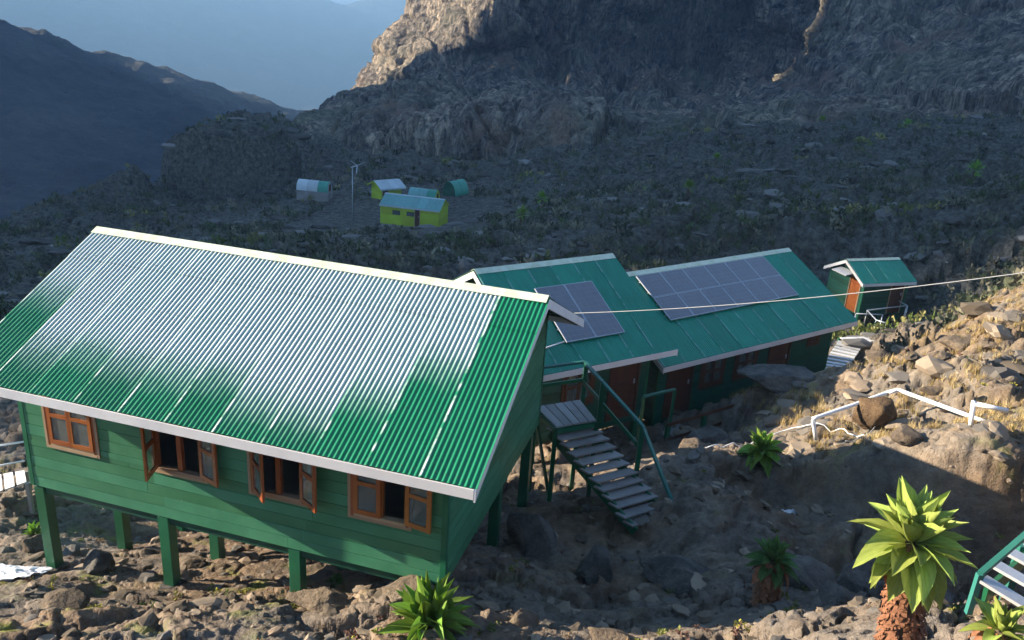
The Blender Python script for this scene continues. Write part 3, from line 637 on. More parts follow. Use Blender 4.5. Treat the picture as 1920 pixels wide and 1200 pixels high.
def wall_boards(parent, frame, x0, x1, top, openings, bh, mat, name='wall_board', th=0.022, backing=True, maxlen=2.8, zlo=0.0, seed=1):
    """frame(x,z,d)->local point, d = outwards. top(x) roof underside height along the wall (concave)."""
    rnd = random.Random(seed)
    zmax = max(top(x0), top(x1), top((x0 + x1) / 2))
    def spans(za, zb):
        # x range under the roof at height zb/za
        out = []
        xs = np.linspace(x0, x1, 201); ok = [x for x in xs if top(x) > za + 0.02]
        if not ok: return []
        lo, hi = min(ok), max(ok); cur = [(lo, hi)]
        for (a, b, c, d) in openings:
            if c < zb - 0.004 and d > za + 0.004:
                nx = []
                for (s, e) in cur:
                    if b <= s or a >= e: nx.append((s, e)); continue
                    if a > s: nx.append((s, a))
                    if b < e: nx.append((b, e))
                cur = nx
        return cur
    def poly(s, e, za, zb):
        pts = [(s, za), (e, za)]
        te, ts = min(zb, top(e)), min(zb, top(s))
        mid = (x0 + x1) / 2
        pts.append((e, te))
        if te < zb - 1e-4:      # clipped at right
            lo, hi = s, e
            for _ in range(30):
                m = (lo + hi) / 2
                if top(m) >= zb: lo = m
                else: hi = m
            if lo > s + 1e-3 and top(max(s, min(e, mid))) > zb: pts.append((lo, zb))
            elif s < mid < e: pts.append((mid, min(zb, top(mid))))
        if ts < zb - 1e-4:
            lo, hi = s, min(e, mid)
            for _ in range(30):
                m = (lo + hi) / 2
                if top(m) >= zb: hi = m
                else: lo = m
            if top(hi) >= zb - 1e-3 and hi > s + 1e-3 and hi < e: pts.append((hi, zb))
        pts.append((s, ts))
        return pts
    zs = [zlo]
    while zs[-1] < zmax: zs.append(zs[-1] + bh)
    cuts = sorted({o[2] for o in openings} | {o[3] for o in openings})
    for i in range(len(zs) - 1):
        za, zb = zs[i], zs[i + 1] - 0.009
        segs = [za] + [c for c in cuts if za + 0.01 < c < zb - 0.01] + [zb]
        for a_, b_ in zip(segs[:-1], segs[1:]):
            for (s, e) in spans(a_, b_):
                xs = [s]
                while e - xs[-1] > maxlen * 1.3: xs.append(xs[-1] + maxlen * rnd.uniform(0.75, 1.1))
                xs.append(e)
                for p, q in zip(xs[:-1], xs[1:]):
                    if q - p < 0.02: continue
                    pr_ = rnd.uniform(0, 0.006)
                    pl = poly(p + 0.0015, q - 0.0015, a_, b_)
                    pl = [pl[k] for k in range(len(pl)) if (abs(pl[k][0] - pl[k - 1][0]) + abs(pl[k][1] - pl[k - 1][1])) > 1e-4]
                    if len(pl) < 3: continue
                    cxm = sum(t[0] for t in pl) / len(pl); czm = sum(t[1] for t in pl) / len(pl)
                    ori = frame(cxm, czm, 0)
                    A0 = [frame(u, w, 0.0) - ori for u, w in pl]; dv = frame(0, 0, th + pr_) - frame(0, 0, 0)
                    o = MB().prism(A0, dv).build(name, mat, parent); o.location = ori
    if backing:
        mb = MB(); cz = [zlo] + [c for c in cuts] + [min(top(x0), top(x1)) - 0.03]
        cz = sorted(set(cz))
        for a_, b_ in zip(cz[:-1], cz[1:]):
            if b_ - a_ < 0.005: continue
            for (s, e) in spans(a_ + 0.001, b_ - 0.001):
                mb.prism([frame(s, a_, -0.012), frame(e, a_, -0.012), frame(e, b_, -0.012), frame(s, b_, -0.012)], frame(0, 0, -0.04) - frame(0, 0, 0))
        zt = min(top(x0), top(x1)) - 0.03
        if zmax > zt + 0.2:
            md = (x0 + x1) / 2
            mb.prism([frame(x0, zt, -0.012), frame(x1, zt, -0.012), frame(md, zmax - 0.08, -0.012)], frame(0, 0, -0.04) - frame(0, 0, 0))
        mb.build('lining', 'dark_interior', parent)

def sash(parent, frame, xh, width, z0, z1, side, angle, mat='varnished_wood', out=0.03, rail=0.065):
    """casement sash hinged at xh; side=+1 extends to +x when closed; angle = opening outwards"""
    org = frame(xh, z0, out); ax = (frame(xh + side, z0, out) - org).normalized(); az_ = Vector((0, 0, 1)); an = (frame(xh, z0, out + 1) - org).normalized()
    d = (ax * math.cos(angle) + an * math.sin(angle)).normalized(); nn = d.cross(az_) * 1.0
    h = z1 - z0
    def bar(u0, u1, w0, w1, t=0.036):
        m = MB(); pts = [d * u0 + az_ * w0, d * u1 + az_ * w0, d * u1 + az_ * w1, d * u0 + az_ * w1]
        m.prism([p - nn * t / 2 for p in pts], nn * t); return m
    fr = MB()
    for u0, u1, w0, w1 in ((0, rail, 0, h), (width - rail, width, 0, h), (rail, width - rail, 0, rail * 1.15), (rail, width - rail, h - rail, h), (rail, width - rail, h / 2 - rail / 2, h / 2 + rail / 2)):
        b = bar(u0, u1, w0, w1); n = len(fr.v); fr.v += b.v; fr.f += [tuple(n + i for i in q) for q in b.f]
    o = fr.build('sash', mat, parent); o.location = org
    for w0, w1 in ((rail * 1.15, h / 2 - rail / 2), (h / 2 + rail / 2, h - rail)):
        g_ = bar(rail, width - rail, w0, w1, 0.004).build('pane', 'window_glass', parent); g_.location = org

def window(parent, frame, x0, x1, z0, z1, left=0.0, right=0.0, mat='varnished_wood', trim='raw_wood'):
    w = empty('window', frame((x0 + x1) / 2, z0, 0)); w.parent = parent
    base = w.location.copy()
    def fr(x, z, d): return frame(x, z, d) - base
    def bar(a, b, c, d, d0, d1, name, mt):
        MB().prism([fr(a, c, d0), fr(b, c, d0), fr(b, d, d0), fr(a, d, d0)], fr(0, 0, d1) - fr(0, 0, d0)).build(name, mt, w)
    t = 0.05
    bar(x0, x0 + t, z0, z1, -0.05, 0.045, 'jamb', mat); bar(x1 - t, x1, z0, z1, -0.05, 0.045, 'jamb', mat)
    bar(x0 + t, x1 - t, z0, z0 + t, -0.05, 0.05, 'sill', trim); bar(x0 + t, x1 - t, z1 - t, z1, -0.05, 0.045, 'head', mat)
    xm = (x0 + x1) / 2
    bar(xm - 0.04, xm + 0.04, z0 + t, z1 - t, -0.05, 0.02, 'mullion', mat)
    tr = 0.045
    bar(x0 - tr, x0, z0 - tr, z1, 0.024, 0.05, 'trim', trim); bar(x1, x1 + tr, z0 - tr, z1, 0.024, 0.05, 'trim', trim)
    bar(x0, x1, z0 - tr, z0, 0.024, 0.052, 'trim', trim)
    sw = xm - (x0 + t) + 0.02
    sash(w, fr, x0 + t, sw, z0 + t, z1 - t, 1, left, mat, out=0.045 if left < 0.1 else 0.06)
    sash(w, fr, x1 - t, sw, z0 + t, z1 - t, -1, right, mat, out=0.045 if right < 0.1 else 0.06)
    return w
def door(parent, frame, x0, x1, z0, z1, mat='varnished_wood', trim='raw_wood', planks=4):
    d_ = empty('door', frame((x0 + x1) / 2, z0, 0)); d_.parent = parent; base = d_.location.copy()
    def fr(x, z, d): return frame(x, z, d) - base
    def bar(a, b, c, d, d0, d1, name, mt):
        MB().prism([fr(a, c, d0), fr(b, c, d0), fr(b, d, d0), fr(a, d, d0)], fr(0, 0, d1) - fr(0, 0, d0)).build(name, mt, d_)
    w = (x1 - x0) / planks
    for i in range(planks): bar(x0 + i * w + 0.003, x0 + (i + 1) * w - 0.003, z0, z1, -0.03, 0.012, 'door_plank', mat)
    for zz in (0.15, 0.5, 0.82): bar(x0 + 0.02, x1 - 0.02, z0 + (z1 - z0) * zz, z0 + (z1 - z0) * zz + 0.1, 0.0135, 0.03, 'ledge', mat)
    tr = 0.06
    bar(x0 - tr, x0, z0, z1 + tr, 0.024, 0.052, 'trim', trim); bar(x1, x1 + tr, z0, z1 + tr, 0.024, 0.052, 'trim', trim); bar(x0, x1, z1, z1 + tr, 0.024, 0.052, 'trim', trim)
    bar(x1 - 0.12, x1 - 0.08, z0 + 0.95, z0 + 1.07, 0.031, 0.06, 'handle', 'galvanised')

def gable_building(name, label, cat, loc, yaw, Lw, Dw, H, slope, oe, orr_l, orr_r, wall_mat, roof_mat, front=(), left=(), right=(), bh=0.2,
                   sheet=(0.7636, 10, 8, 0.0085), rows=((0.0, 2.96), (2.86, 9)), fascia='white_board', barge='white_board', ridge='ridge_metal', frost=None, corner='green_post', boards=True, group=None, dark=False):
    B = empty(name, loc, yaw, label, cat, group)
    hx, hy = Lw / 2, Dw / 2
    th = math.atan(slope); run = hy + oe; sl_len = run / math.cos(th); ridge_z = H + slope * hy; eave_z = H - slope * oe
    fF = lambda x, z, d: Vector((x, -hy - d, z)); fB = lambda x, z, d: Vector((-x, hy + d, z))
    fR = lambda x, z, d: Vector((hx + d, x, z)); fL = lambda x, z, d: Vector((-hx - d, -x, z))
    und = 0.07
    topF = lambda x: H - und
    topG = lambda x: ridge_z - abs(x) * slope - und
    openF = [o[:4] for o in front]; openL = [o[:4] for o in left]; openR = [o[:4] for o in right]
    for nm, fr, xa, xb, tp, op, sd in (('front_wall', fF, -hx, hx, topF, openF, 3), ('back_wall', fB, -hx, hx, topF, [], 4), ('right_wall', fR, -hy, hy, topG, openR, 5), ('left_wall', fL, -hy, hy, topG, openL, 6)):
        e = empty(nm, (0, 0, 0)); e.parent = B
        wall_boards(e, fr, xa, xb, tp, op, bh, wall_mat, seed=sd + int(Lw * 10), maxlen=2.6 if boards else 30)
    # corner posts
    for sx in (-1, 1):
        for sy in (-1, 1):
            x, y = sx * hx, sy * hy
            MB().box(min(x - sx * 0.05, x + sx * 0.034), max(x - sx * 0.05, x + sx * 0.034), min(y - sy * 0.05, y + sy * 0.034), max(y - sy * 0.05, y + sy * 0.034), 0.004, H - und - 0.02).build('corner_post', corner, B)
    fl = MB().box(-hx + 0.05, hx - 0.05, -hy + 0.05, hy - 0.05, -0.02, 0.05); fl.build('floor', 'raw_wood', B)
    for o in front:
        if o[4] == 'window': window(B, fF, *o[:4], *o[5:7], **(dict(mat='brown_board', trim='brown_board') if dark else {}))
        elif o[4] == 'door': door(B, fF, *o[:4], mat=o[5] if len(o) > 5 else 'varnished_wood', trim='brown_board' if dark else 'raw_wood')
    for o in left:
        if o[4] == 'door': door(B, fL, *o[:4], mat=o[5] if len(o) > 5 else 'varnished_wood')
    # roof
    R = MB()
    Lr0, Lr1 = -hx - orr_l, hx + orr_r; Lr = Lr1 - Lr0
    for s in (-1, 1):
        for x in np.linspace(Lr0 + 0.12, Lr1 - 0.12, max(3, int(Lr / 1.2))):
            R.beam((x, s * (run - 0.03), eave_z - 0.085), (x, s * 0.02, ridge_z - 0.085), 0.05, 0.10)
        for t in np.linspace(0.05, 0.95, 5):
            R.beam((Lr0 + 0.04, s * run * (1 - t), eave_z + (ridge_z - eave_z) * t - 0.02), (Lr1 - 0.04, s * run * (1 - t), eave_z + (ridge_z - eave_z) * t - 0.02), 0.06, 0.03)
    roof = R.build('roof', 'dark_trim', B)
    cw0, ncor, seg, amp = sheet; ns = max(1, round(Lr / cw0)); cw = Lr / ns
    rnd = random.Random(5)
    for s in (-1, 1):
        for j, (ya, yb) in enumerate(rows):
            yb = min(yb, sl_len - 0.015)
            if yb - ya < 0.1: continue
            for i in range(ns):
                me = sheet_mesh(cw, ncor, yb - ya, seg, amp, 'r')
                if not me.materials: me.materials.append(MATS[roof_mat]); 
                key = roof_mat
                o = bpy.data.objects.new('roof_sheet', me); C.objects.link(o); o.parent = roof
                if me.materials[0] != MATS[roof_mat]:
                    o.material_slots[0].link = 'OBJECT'; o.material_slots[0].material = MATS[roof_mat]
                x = Lr0 + i * cw if s < 0 else Lr1 - i * cw
                lift = 0.004 + 0.009 * j + rnd.uniform(-0.001, 0.001)
                cy, czz = math.cos(th), math.sin(th)
                o.location = (x, s * (run - (ya) * cy), eave_z + ya * czz + lift)
                o.rotation_euler = (th + rnd.uniform(-.001, .001), 0, 0 if s < 0 else math.pi)
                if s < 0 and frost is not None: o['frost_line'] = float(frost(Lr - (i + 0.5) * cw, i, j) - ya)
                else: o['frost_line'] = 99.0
    # ridge cap
    k = MB(); cw_ = 0.16
    zr = ridge_z + 0.045; dz = slope * cw_
    for s in (-1, 1):
        k.prism([(Lr0 - 0.01, 0, zr), (Lr1 + 0.01, 0, zr), (Lr1 + 0.01, s * cw_, zr - dz), (Lr0 - 0.01, s * cw_, zr - dz)], (0, 0, 0.006))
    k.build('ridge_cap', ridge, roof)
    for s in (-1, 1):
        MB().box(Lr0 + 0.002, Lr1 - 0.002, min(s * run, s * (run + 0.022)), max(s * run, s * (run + 0.022)), eave_z - 0.145, eave_z + 0.002).build('fascia_board', fascia, roof)
        for xe, sx in ((Lr0, -1), (Lr1, 1)):
            p0 = Vector((xe, s * (run + 0.02), eave_z - 0.012)); p1 = Vector((xe, s * 0.0, ridge_z - 0.012 + 0.004))
            dn = Vector((0, 0, -0.165))
            MB().prism([p0, p1, p1 + dn, p0 + dn], (sx * 0.024, 0, 0)).build('bargeboard', barge, roof)
    return B, dict(hx=hx, hy=hy, H=H, eave=eave_z, ridge=ridge_z, run=run, th=th, Lr0=Lr0, Lr1=Lr1, sl=sl_len)

def stilts(B, spots, w, mat='green_post', name='stilt'):
    """spots: local (x,y); legs run from the floor down into the ground"""
    mw = Matrix.Translation(B.location) @ B.rotation_euler.to_matrix().to_4x4()
    for x, y in spots:
        g_ = mw @ Vector((x, y, 0)); zz = gz(g_.x, g_.y) - g_.z - 0.15
        if zz > -0.15: continue
        MB().box(x - w / 2, x + w / 2, y - w / 2, y + w / 2, zz, 0.0 - 0.024).build(name, mat, B, bevel=0.006)

# --- main cabin on stilts
YAW1 = -0.2613
a1 = Vector((math.cos(YAW1), math.sin(YAW1), 0)); b1 = Vector((-math.sin(YAW1), math.cos(YAW1), 0))
E2 = Vector((-0.32894, 9.16671, -5.73932)); LEN1, RUN1, RISE1, OE1, OR1, HB1 = 8.4, 3.3671, 1.5033, 0.6845, 0.5995, 2.1274
SL1 = RISE1 / RUN1; H1 = HB1 + SL1 * OE1
loc1 = E2 - a1 * (LEN1 / 2) + b1 * RUN1 - Vector((0, 0, HB1))
hx1 = LEN1 / 2 - OR1
def ux(u): return hx1 - u          # distance from the right wall corner -> local x
FR_U = [0.5, 1.1, 1.9, 2.5, 3.6, 4.5, 5.2, 6.2, 7.0, 7.6, 7.95, 8.3]; FR_V = [2.9, 1.8, 0.95, 0.55, 0.60, 0.75, 0.72, 0.76, 0.75, 0.8, 1.5, 2.6]
def frost_fn(u, i, j):
    r_ = random.Random(i * 3 + j)
    return np.interp(u, FR_U, FR_V) + r_.uniform(-0.16, 0.16) + (9 if u < 0.45 else 0)
WZ0, WZ1 = 0.86, 1.98
R_ = math.radians
cabin, ci = gable_building('stilt_cabin', 'large green plank cabin on stilts with frosted corrugated roof and four windows', 'cabin', loc1, YAW1, 2 * hx1, 2 * (RUN1 - OE1), H1, SL1, OE1, OR1, OR1,
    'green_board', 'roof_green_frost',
    front=[(ux(6.72), ux(5.80), WZ0, WZ1, 'window', 0.0, 0.0), (ux(4.74), ux(3.86), WZ0, WZ1, 'window', R_(73), R_(160)),
           (ux(3.06), ux(2.18), WZ0, WZ1, 'window', R_(38), R_(150)), (ux(1.44), ux(0.54), WZ0, WZ1, 'window', 0.0, R_(170))],
    bh=0.192, frost=frost_fn)
hy1 = ci['hy']
MB().box(-hx1 + 0.02, hx1 - 0.02, -hy1 + 0.03, -hy1 + 0.13, -0.16, -0.022).build('floor_beam', 'dark_green_board', cabin)
for yy in (-hy1 + 1.6, 0.6, hy1 - 0.1): MB().box(-hx1 + 0.02, hx1 - 0.02, yy - 0.05, yy + 0.05, -0.16, -0.022).build('floor_beam', 'dark_green_board', cabin)
stilts(cabin, [(ux(7.1), -hy1 + 0.08), (ux(4.72), -hy1 + 0.08), (ux(2.4), -hy1 + 0.08), (ux(7.0), -hy1 + 1.6), (ux(4.95), -hy1 + 1.6), (ux(2.4), -hy1 + 1.6), (ux(7.05), 0.6), (ux(4.7), 0.6), (ux(2.4), 0.6), (ux(0.2), 0.6), (ux(0.15), hy1 - 0.12), (ux(2.4), hy1 - 0.12), (ux(4.7), hy1 - 0.12), (ux(7.05), hy1 - 0.12)], 0.19)
for u_ in (7.1, 4.72, 2.4):
    g_ = cw_f = Matrix.Translation(loc1) @ Matrix.Rotation(YAW1, 4, 'Z') @ Vector((ux(u_), -hy1 + 0.08, 0)); zz = gz(g_.x, g_.y) - g_.z
    MB().box(ux(u_) - 0.16, ux(u_) + 0.16, -hy1 - 0.08, -hy1 + 0.24, zz - 0.25, zz + 0.05).build('footing', 'boulder_grey', cabin, bevel=0.02)

# --- middle cabin and long cabin with solar panels
def from_ridge(Rr, yaw, w, h, L, oe, orr_, below):
    a = Vector((math.cos(yaw), math.sin(yaw), 0)); b = Vector((-math.sin(yaw), math.cos(yaw), 0))
    eave = Rr.z - h; floor = eave - below
    c = Rr - a * (L / 2); return Vector((c.x, c.y, floor)), dict(Lw=L - 2 * orr_, Dw=2 * (w - oe), H=below + h / w * oe, slope=h / w)
def ray_pt(px, py, t):
    d = (_f * F_PX + CR * (px - 960) - CU * (py - 600)).normalized(); return d * t
Y2, W2, HH2, L2 = math.radians(32.4), 2.943, 1.635, 4.265
l2, k2 = from_ridge(ray_pt(1148, 478, 23), Y2, W2, HH2, L2, 0.55, 0.4, 2.0)
hxb = k2['Lw'] / 2
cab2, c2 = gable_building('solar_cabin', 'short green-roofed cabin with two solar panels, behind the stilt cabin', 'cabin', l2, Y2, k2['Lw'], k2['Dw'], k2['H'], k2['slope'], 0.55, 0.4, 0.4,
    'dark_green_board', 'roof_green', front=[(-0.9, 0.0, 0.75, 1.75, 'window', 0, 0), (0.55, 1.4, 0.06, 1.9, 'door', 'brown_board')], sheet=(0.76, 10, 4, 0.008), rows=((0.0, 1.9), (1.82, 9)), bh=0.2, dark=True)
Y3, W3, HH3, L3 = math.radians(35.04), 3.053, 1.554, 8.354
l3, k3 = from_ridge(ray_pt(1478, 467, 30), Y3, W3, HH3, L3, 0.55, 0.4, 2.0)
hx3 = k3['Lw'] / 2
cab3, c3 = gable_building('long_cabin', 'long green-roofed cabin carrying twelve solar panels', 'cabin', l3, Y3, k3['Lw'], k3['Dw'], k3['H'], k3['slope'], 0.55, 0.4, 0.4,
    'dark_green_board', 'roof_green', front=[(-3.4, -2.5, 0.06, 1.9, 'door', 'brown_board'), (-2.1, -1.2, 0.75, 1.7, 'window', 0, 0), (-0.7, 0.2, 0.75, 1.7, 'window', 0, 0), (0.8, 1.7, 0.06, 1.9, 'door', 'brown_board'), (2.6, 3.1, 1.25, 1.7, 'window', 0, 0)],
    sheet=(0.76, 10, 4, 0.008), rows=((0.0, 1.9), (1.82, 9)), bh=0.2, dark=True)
for B_, info, xs in ((cab2, c2, np.linspace(-1.6, 1.6, 3)), (cab3, c3, np.linspace(-3.6, 3.6, 5))):
    for yy in (-info['hy'] + 0.1, 0.0, info['hy'] - 0.1):
        stilts(B_, [(x, yy) for x in xs], 0.15)
        MB().box(-info['hx'] + 0.02, info['hx'] - 0.02, yy - 0.05, yy + 0.05, -0.16, -0.022).build('floor_beam', 'dark_green_board', B_)

ORD = ['first', 'second', 'third', 'fourth', 'fifth', 'sixth']
def solar_panel(parent, loc, th, w, h, label):
    e = bpy.data.objects.new('solar_panel', None); C.objects.link(e); e.parent = parent; e.location = loc; e.rotation_euler = (th, 0, 0); e.empty_display_size = .2
    e['label'] = label
    MB().box(0.02, w - 0.02, 0.02, h - 0.02, 0.004, 0.030).build('cell_sheet', 'solar_cell', e)
    fr = MB(); fr.box(0, w, 0, 0.0195, 0, 0.036); fr.box(0, w, h - 0.0195, h, 0, 0.036); fr.box(0, 0.0195, 0.0196, h - 0.0196, 0, 0.036); fr.box(w - 0.0195, w, 0.0196, h - 0.0196, 0, 0.036)
    fr.build('frame', 'solar_frame', e)
    rl = MB(); 
    for yy in (h * 0.25, h * 0.75): rl.box(-0.02, w + 0.02, yy - 0.02, yy + 0.02, -0.045, -0.003)
    rl.build('mounting_rail', 'galvanised', e)
def slope_pt(l, yaw, info, from_right, up, lift):
    th = info['th']; x = info['Lr1'] - from_right; y = -info['run'] + up * math.cos(th) - lift * math.sin(th); z = info['eave'] + up * math.sin(th) + lift * math.cos(th)
    return Vector((x, y, z))
pw = (7.08 - 1.55) / 6
for r_ in range(2):
    for c_ in range(6):
        fr_ = 7.08 - c_ * pw
        solar_panel(cab3, slope_pt(l3, Y3, c3, fr_, 1.40 + r_ * 0.905, 0.075), c3['th'], pw - 0.012, 0.89,
                    '%s solar panel from the left in the %s row on the long cabin roof' % (ORD[c_], 'lower' if r_ == 0 else 'upper'))
pw = (3.0 - 1.25) / 2
for c_ in range(2):
    solar_panel(cab2, slope_pt(l2, Y2, c2, 3.0 - c_ * pw, 0.72, 0.075), c2['th'], pw - 0.012, 1.76, '%s of two large solar panels on the short cabin roof' % ('left' if c_ == 0 else 'right'))
# white PVC conduit on the short cabin's roof
p0 = slope_pt(l2, Y2, c2, 4.1, 0.62, 0.05); p1 = slope_pt(l2, Y2, c2, 2.95, 0.8, 0.05)
MB().tube([p0, p1], 0.018, 6).build('conduit', 'white_pipe', cab2, True)

# deck in front of the two solar cabins
dk = empty('timber_deck', l3 + Vector((0, 0, 0)), Y3, 'dark plank deck with low rails along the front of the long cabin', 'deck')
for i in range(6):
    MB().box(-hx3 - 0.9, hx3 * 0.2, -c3['hy'] - 0.25 - 0.2 * (i + 1) + 0.006, -c3['hy'] - 0.25 - 0.2 * i, -0.05, -0.01).build('deck_board', 'grey_board', dk)
yd = -c3['hy'] - 1.40
for x in np.linspace(-hx3 - 0.85, hx3 * 0.18, 5):
    w_ = Matrix.Translation(l3) @ Matrix.Rotation(Y3, 4, 'Z') @ Vector((x, yd, 0)); zz = gz(w_.x, w_.y) - l3.z - 0.2
    MB().box(x - 0.05, x + 0.05, yd - 0.05, yd + 0.05, min(zz, -0.3), 0.85).build('post', 'green_post', dk)
for zz in (0.42, 0.86):
    MB().box(-hx3 - 0.95, hx3 * 0.2, yd - 0.07, yd - 0.051, zz - 0.045, zz + 0.045).build('rail', 'brown_board', dk)
for k in range(5):
    MB().box(-hx3 - 0.95, hx3 * 0.2, yd + 0.055, yd + 0.077, -0.26 - 0.2 * k, -0.07 - 0.2 * k).build('skirt_board', 'dark_green_board', dk)
# small green handrail in front
rl = empty('deck_railing', P(1207, 795, 18.2), 0, 'short dark green handrail beside the timber deck', 'railing')
A_, B_ = P(1207, 745, 18.2), P(1265, 731, 19.6)
for q in (A_, B_):
    b0 = Vector((q.x, q.y, q.z - 1.15)) - rl.location; MB().beam(b0, q - rl.location, 0.07, 0.07).build('post', 'green_post', rl)
MB().beam(A_ - rl.location + Vector((0, 0, .02)), B_ - rl.location + Vector((0, 0, .02)), 0.06, 0.05).build('rail', 'teal_rail', rl)

# --- small shed at the right
l4, k4 = from_ridge(ray_pt(1685, 484, 48), math.radians(18.1), 1.539, 0.80, 3.217, 0.22, 0.3, 1.75)
shed, c4 = gable_building('toilet_shed', 'small green shed with white bargeboards and orange door, beyond the long cabin', 'shed', l4, math.radians(18.1), k4['Lw'], k4['Dw'], k4['H'], k4['slope'], 0.22, 0.3, 0.3,
    'dark_green_board', 'roof_green', front=[(0.35, 1.1, 0.06, 1.72, 'door', 'brown_board')], left=[(0.30, 1.05, 0.06, 1.78, 'door')], sheet=(0.8, 8, 4, 0.008), rows=((0.0, 9),))
stilts(shed, [(-1.2, -1.2), (1.2, -1.2), (-1.2, 1.2), (1.2, 1.2), (0, -1.2)], 0.13)
MB().hexa([Vector(p) for p in [(-k4['Lw'] / 2 - 0.62, -0.55, 1.86), (-k4['Lw'] / 2 - 0.04, -0.55, 1.98), (-k4['Lw'] / 2 - 0.04, 0.55, 1.98), (-k4['Lw'] / 2 - 0.62, 0.55, 1.86),
                               (-k4['Lw'] / 2 - 0.62, -0.55, 1.90), (-k4['Lw'] / 2 - 0.04, -0.55, 2.02), (-k4['Lw'] / 2 - 0.04, 0.55, 2.02), (-k4['Lw'] / 2 - 0.62, 0.55, 1.90)]]).build('door_canopy', 'white_board', shed)
# walkway rail in front of the shed
wr = empty('walkway_railing', P(1630, 620, 37.5), 0, 'thin grey walkway railing in front of the small shed', 'railing')
def rail_line(parent, pts, drop, name='rail', mat='galvanised', r=0.03):
    o = parent.location
    MB().tube([p - o for p in pts], r, 6).build(name, mat, parent, True)
    for p in pts:
        MB().tube([p - o, p - o - Vector((0, 0, drop))], r, 6).build('post', mat, parent, True)
rail_line(wr, [P(1605, 588, 38), P(1655, 590, 38)], 1.5)
rail_line(wr, [P(1626, 582, 38), P(1700, 573, 40)], 1.4)
rail_line(wr, [P(1626, 582, 38), P(1643, 600, 36.5), P(1662, 606, 36)], 1.2)
rail_line(wr, [P(1684, 563, 41), P(1702, 574, 40)], 1.3)

# --- stairs generator from pixel corner estimates
def stair(name, label, cat, TL, TR, BL, BR, n, tread_d, mat, thick=0.035, stringer='green_post'):
    e = empty(name, BL, 0, label, cat); o = Vector(BL)
    run = ((TL - BL) + (TR - BR)) / 2; hr = Vector((run.x, run.y, 0)).normalized()
    rnd = random.Random(n)
    for i in range(n):
        t = i / (n - 1)
        l = BL.lerp(TL, t) - o; r = BR.lerp(TR, t) - o
        j = Vector((rnd.uniform(-.02, .02), rnd.uniform(-.02, .02), rnd.uniform(-.006, .006)))
        d = hr * tread_d
        m = MB(); m.hexa([l + j, r + j, r + j + d, l + j + d, l + j + Vector((0, 0, thick)), r + j + Vector((0, 0, thick)), r + j + d + Vector((0, 0, thick)), l + j + d + Vector((0, 0, thick))])
        m.build('tread', mat, e)
    for A0, A1 in ((BL, TL), (BR, TR)):
        inn = ((BR - BL) if A0 is BL else (BL - BR)).normalized() * 0.08
        MB().beam(A0 - o + inn - Vector((0, 0, 0.11)), A1 - o + inn - Vector((0, 0, 0.11)) + hr * tread_d, 0.045, 0.2).build('stringer', stringer, e)
    return e, o
TL, TR = PZ(1042, 812, -7.98), PZ(1120, 797, -7.98); BL, BR = PZ(1186, 990, -9.14), PZ(1262, 966, -9.14)
st, so_ = stair('entrance_stairs', 'weathered plank stairs with green handrail rising to the stilt cabin', 'stairs', TL, TR, BL, BR, 12, 0.235, 'grey_board')
# landing
cw_ = lambda x, y, z: Matrix.Translation(loc1) @ Matrix.Rotation(YAW1, 4, 'Z') @ Vector((x, y, z))
LA = PZ(1042, 803, -7.86); LB = PZ(1118, 790, -7.86); LC = PZ(1088, 752, -7.86); LD = PZ(1004, 765, -7.86)
for i in range(5):
    t0, t1 = i / 5 + 0.012, (i + 1) / 5 - 0.012
    q = [LA.lerp(LB, t0), LA.lerp(LB, t1), LD.lerp(LC, t1), LD.lerp(LC, t0)]
    MB().prism([v - so_ for v in q], (0, 0, 0.035)).build('landing_board', 'grey_board', st)
for q in (LA, LB, LC, LD):
    zz = gz(q.x, q.y) - 0.15
    MB().beam(Vector((q.x, q.y, zz)) - so_, q - so_ - Vector((0, 0, 0.01)), 0.09, 0.09).build('post', 'green_post', st)
for q0, q1 in ((LA, LB), (LD, LC), (LA, LD), (LB, LC)): MB().beam(q0 - so_ - Vector((0, 0, .07)), q1 - so_ - Vector((0, 0, .07)), 0.05, 0.1).build('bearer', 'green_post', st)
for q0, q1 in ((LA, LD), (LB, LC)): MB().beam(Vector((q0.x, q0.y, gz(q0.x, q0.y) + .1)) - so_, q1 - so_ - Vector((0, 0, .1)), 0.05, 0.07).build('brace', 'green_post', st)
# handrail: far side of the landing and down the right-hand side
mid = BR.lerp(TR, 0.5)
hr_pts = [LD + Vector((0, 0, 0.92)), LC + Vector((0, 0, 0.92)), LB + Vector((0.05, 0, 0.88)), mid + Vector((0.05, 0, 0.98)), BR + Vector((0.03, 0, 0.12))]
for A0, A1 in zip(hr_pts[:-1], hr_pts[1:]): MB().beam(A0 - so_, A1 - so_, 0.075, 0.05).build('handrail', 'teal_rail', st)
for A0, A1 in ((LD + Vector((0, 0, .5)), LC + Vector((0, 0, .5))), (LC + Vector((0, 0, .48)), LB + Vector((.05, 0, .46))), (LB + Vector((.05, 0, .44)), mid + Vector((.05, 0, .5)))): MB().beam(A0 - so_, A1 - so_, 0.035, 0.08).build('mid_rail', 'green_post', st)
for q, h_ in ((LC, .9), (LB, .86), (mid, .96)): MB().beam(q - so_ - Vector((-.05, 0, .1)), q - so_ + Vector((.05, 0, h_)), 0.09, 0.09).build('newel', 'green_post', st)
q = mid; MB().beam(Vector((q.x + .05, q.y, gz(q.x, q.y) - .1)) - so_, q - so_ + Vector((.05, 0, 0)), 0.09, 0.09).build('post', 'green_post', st)

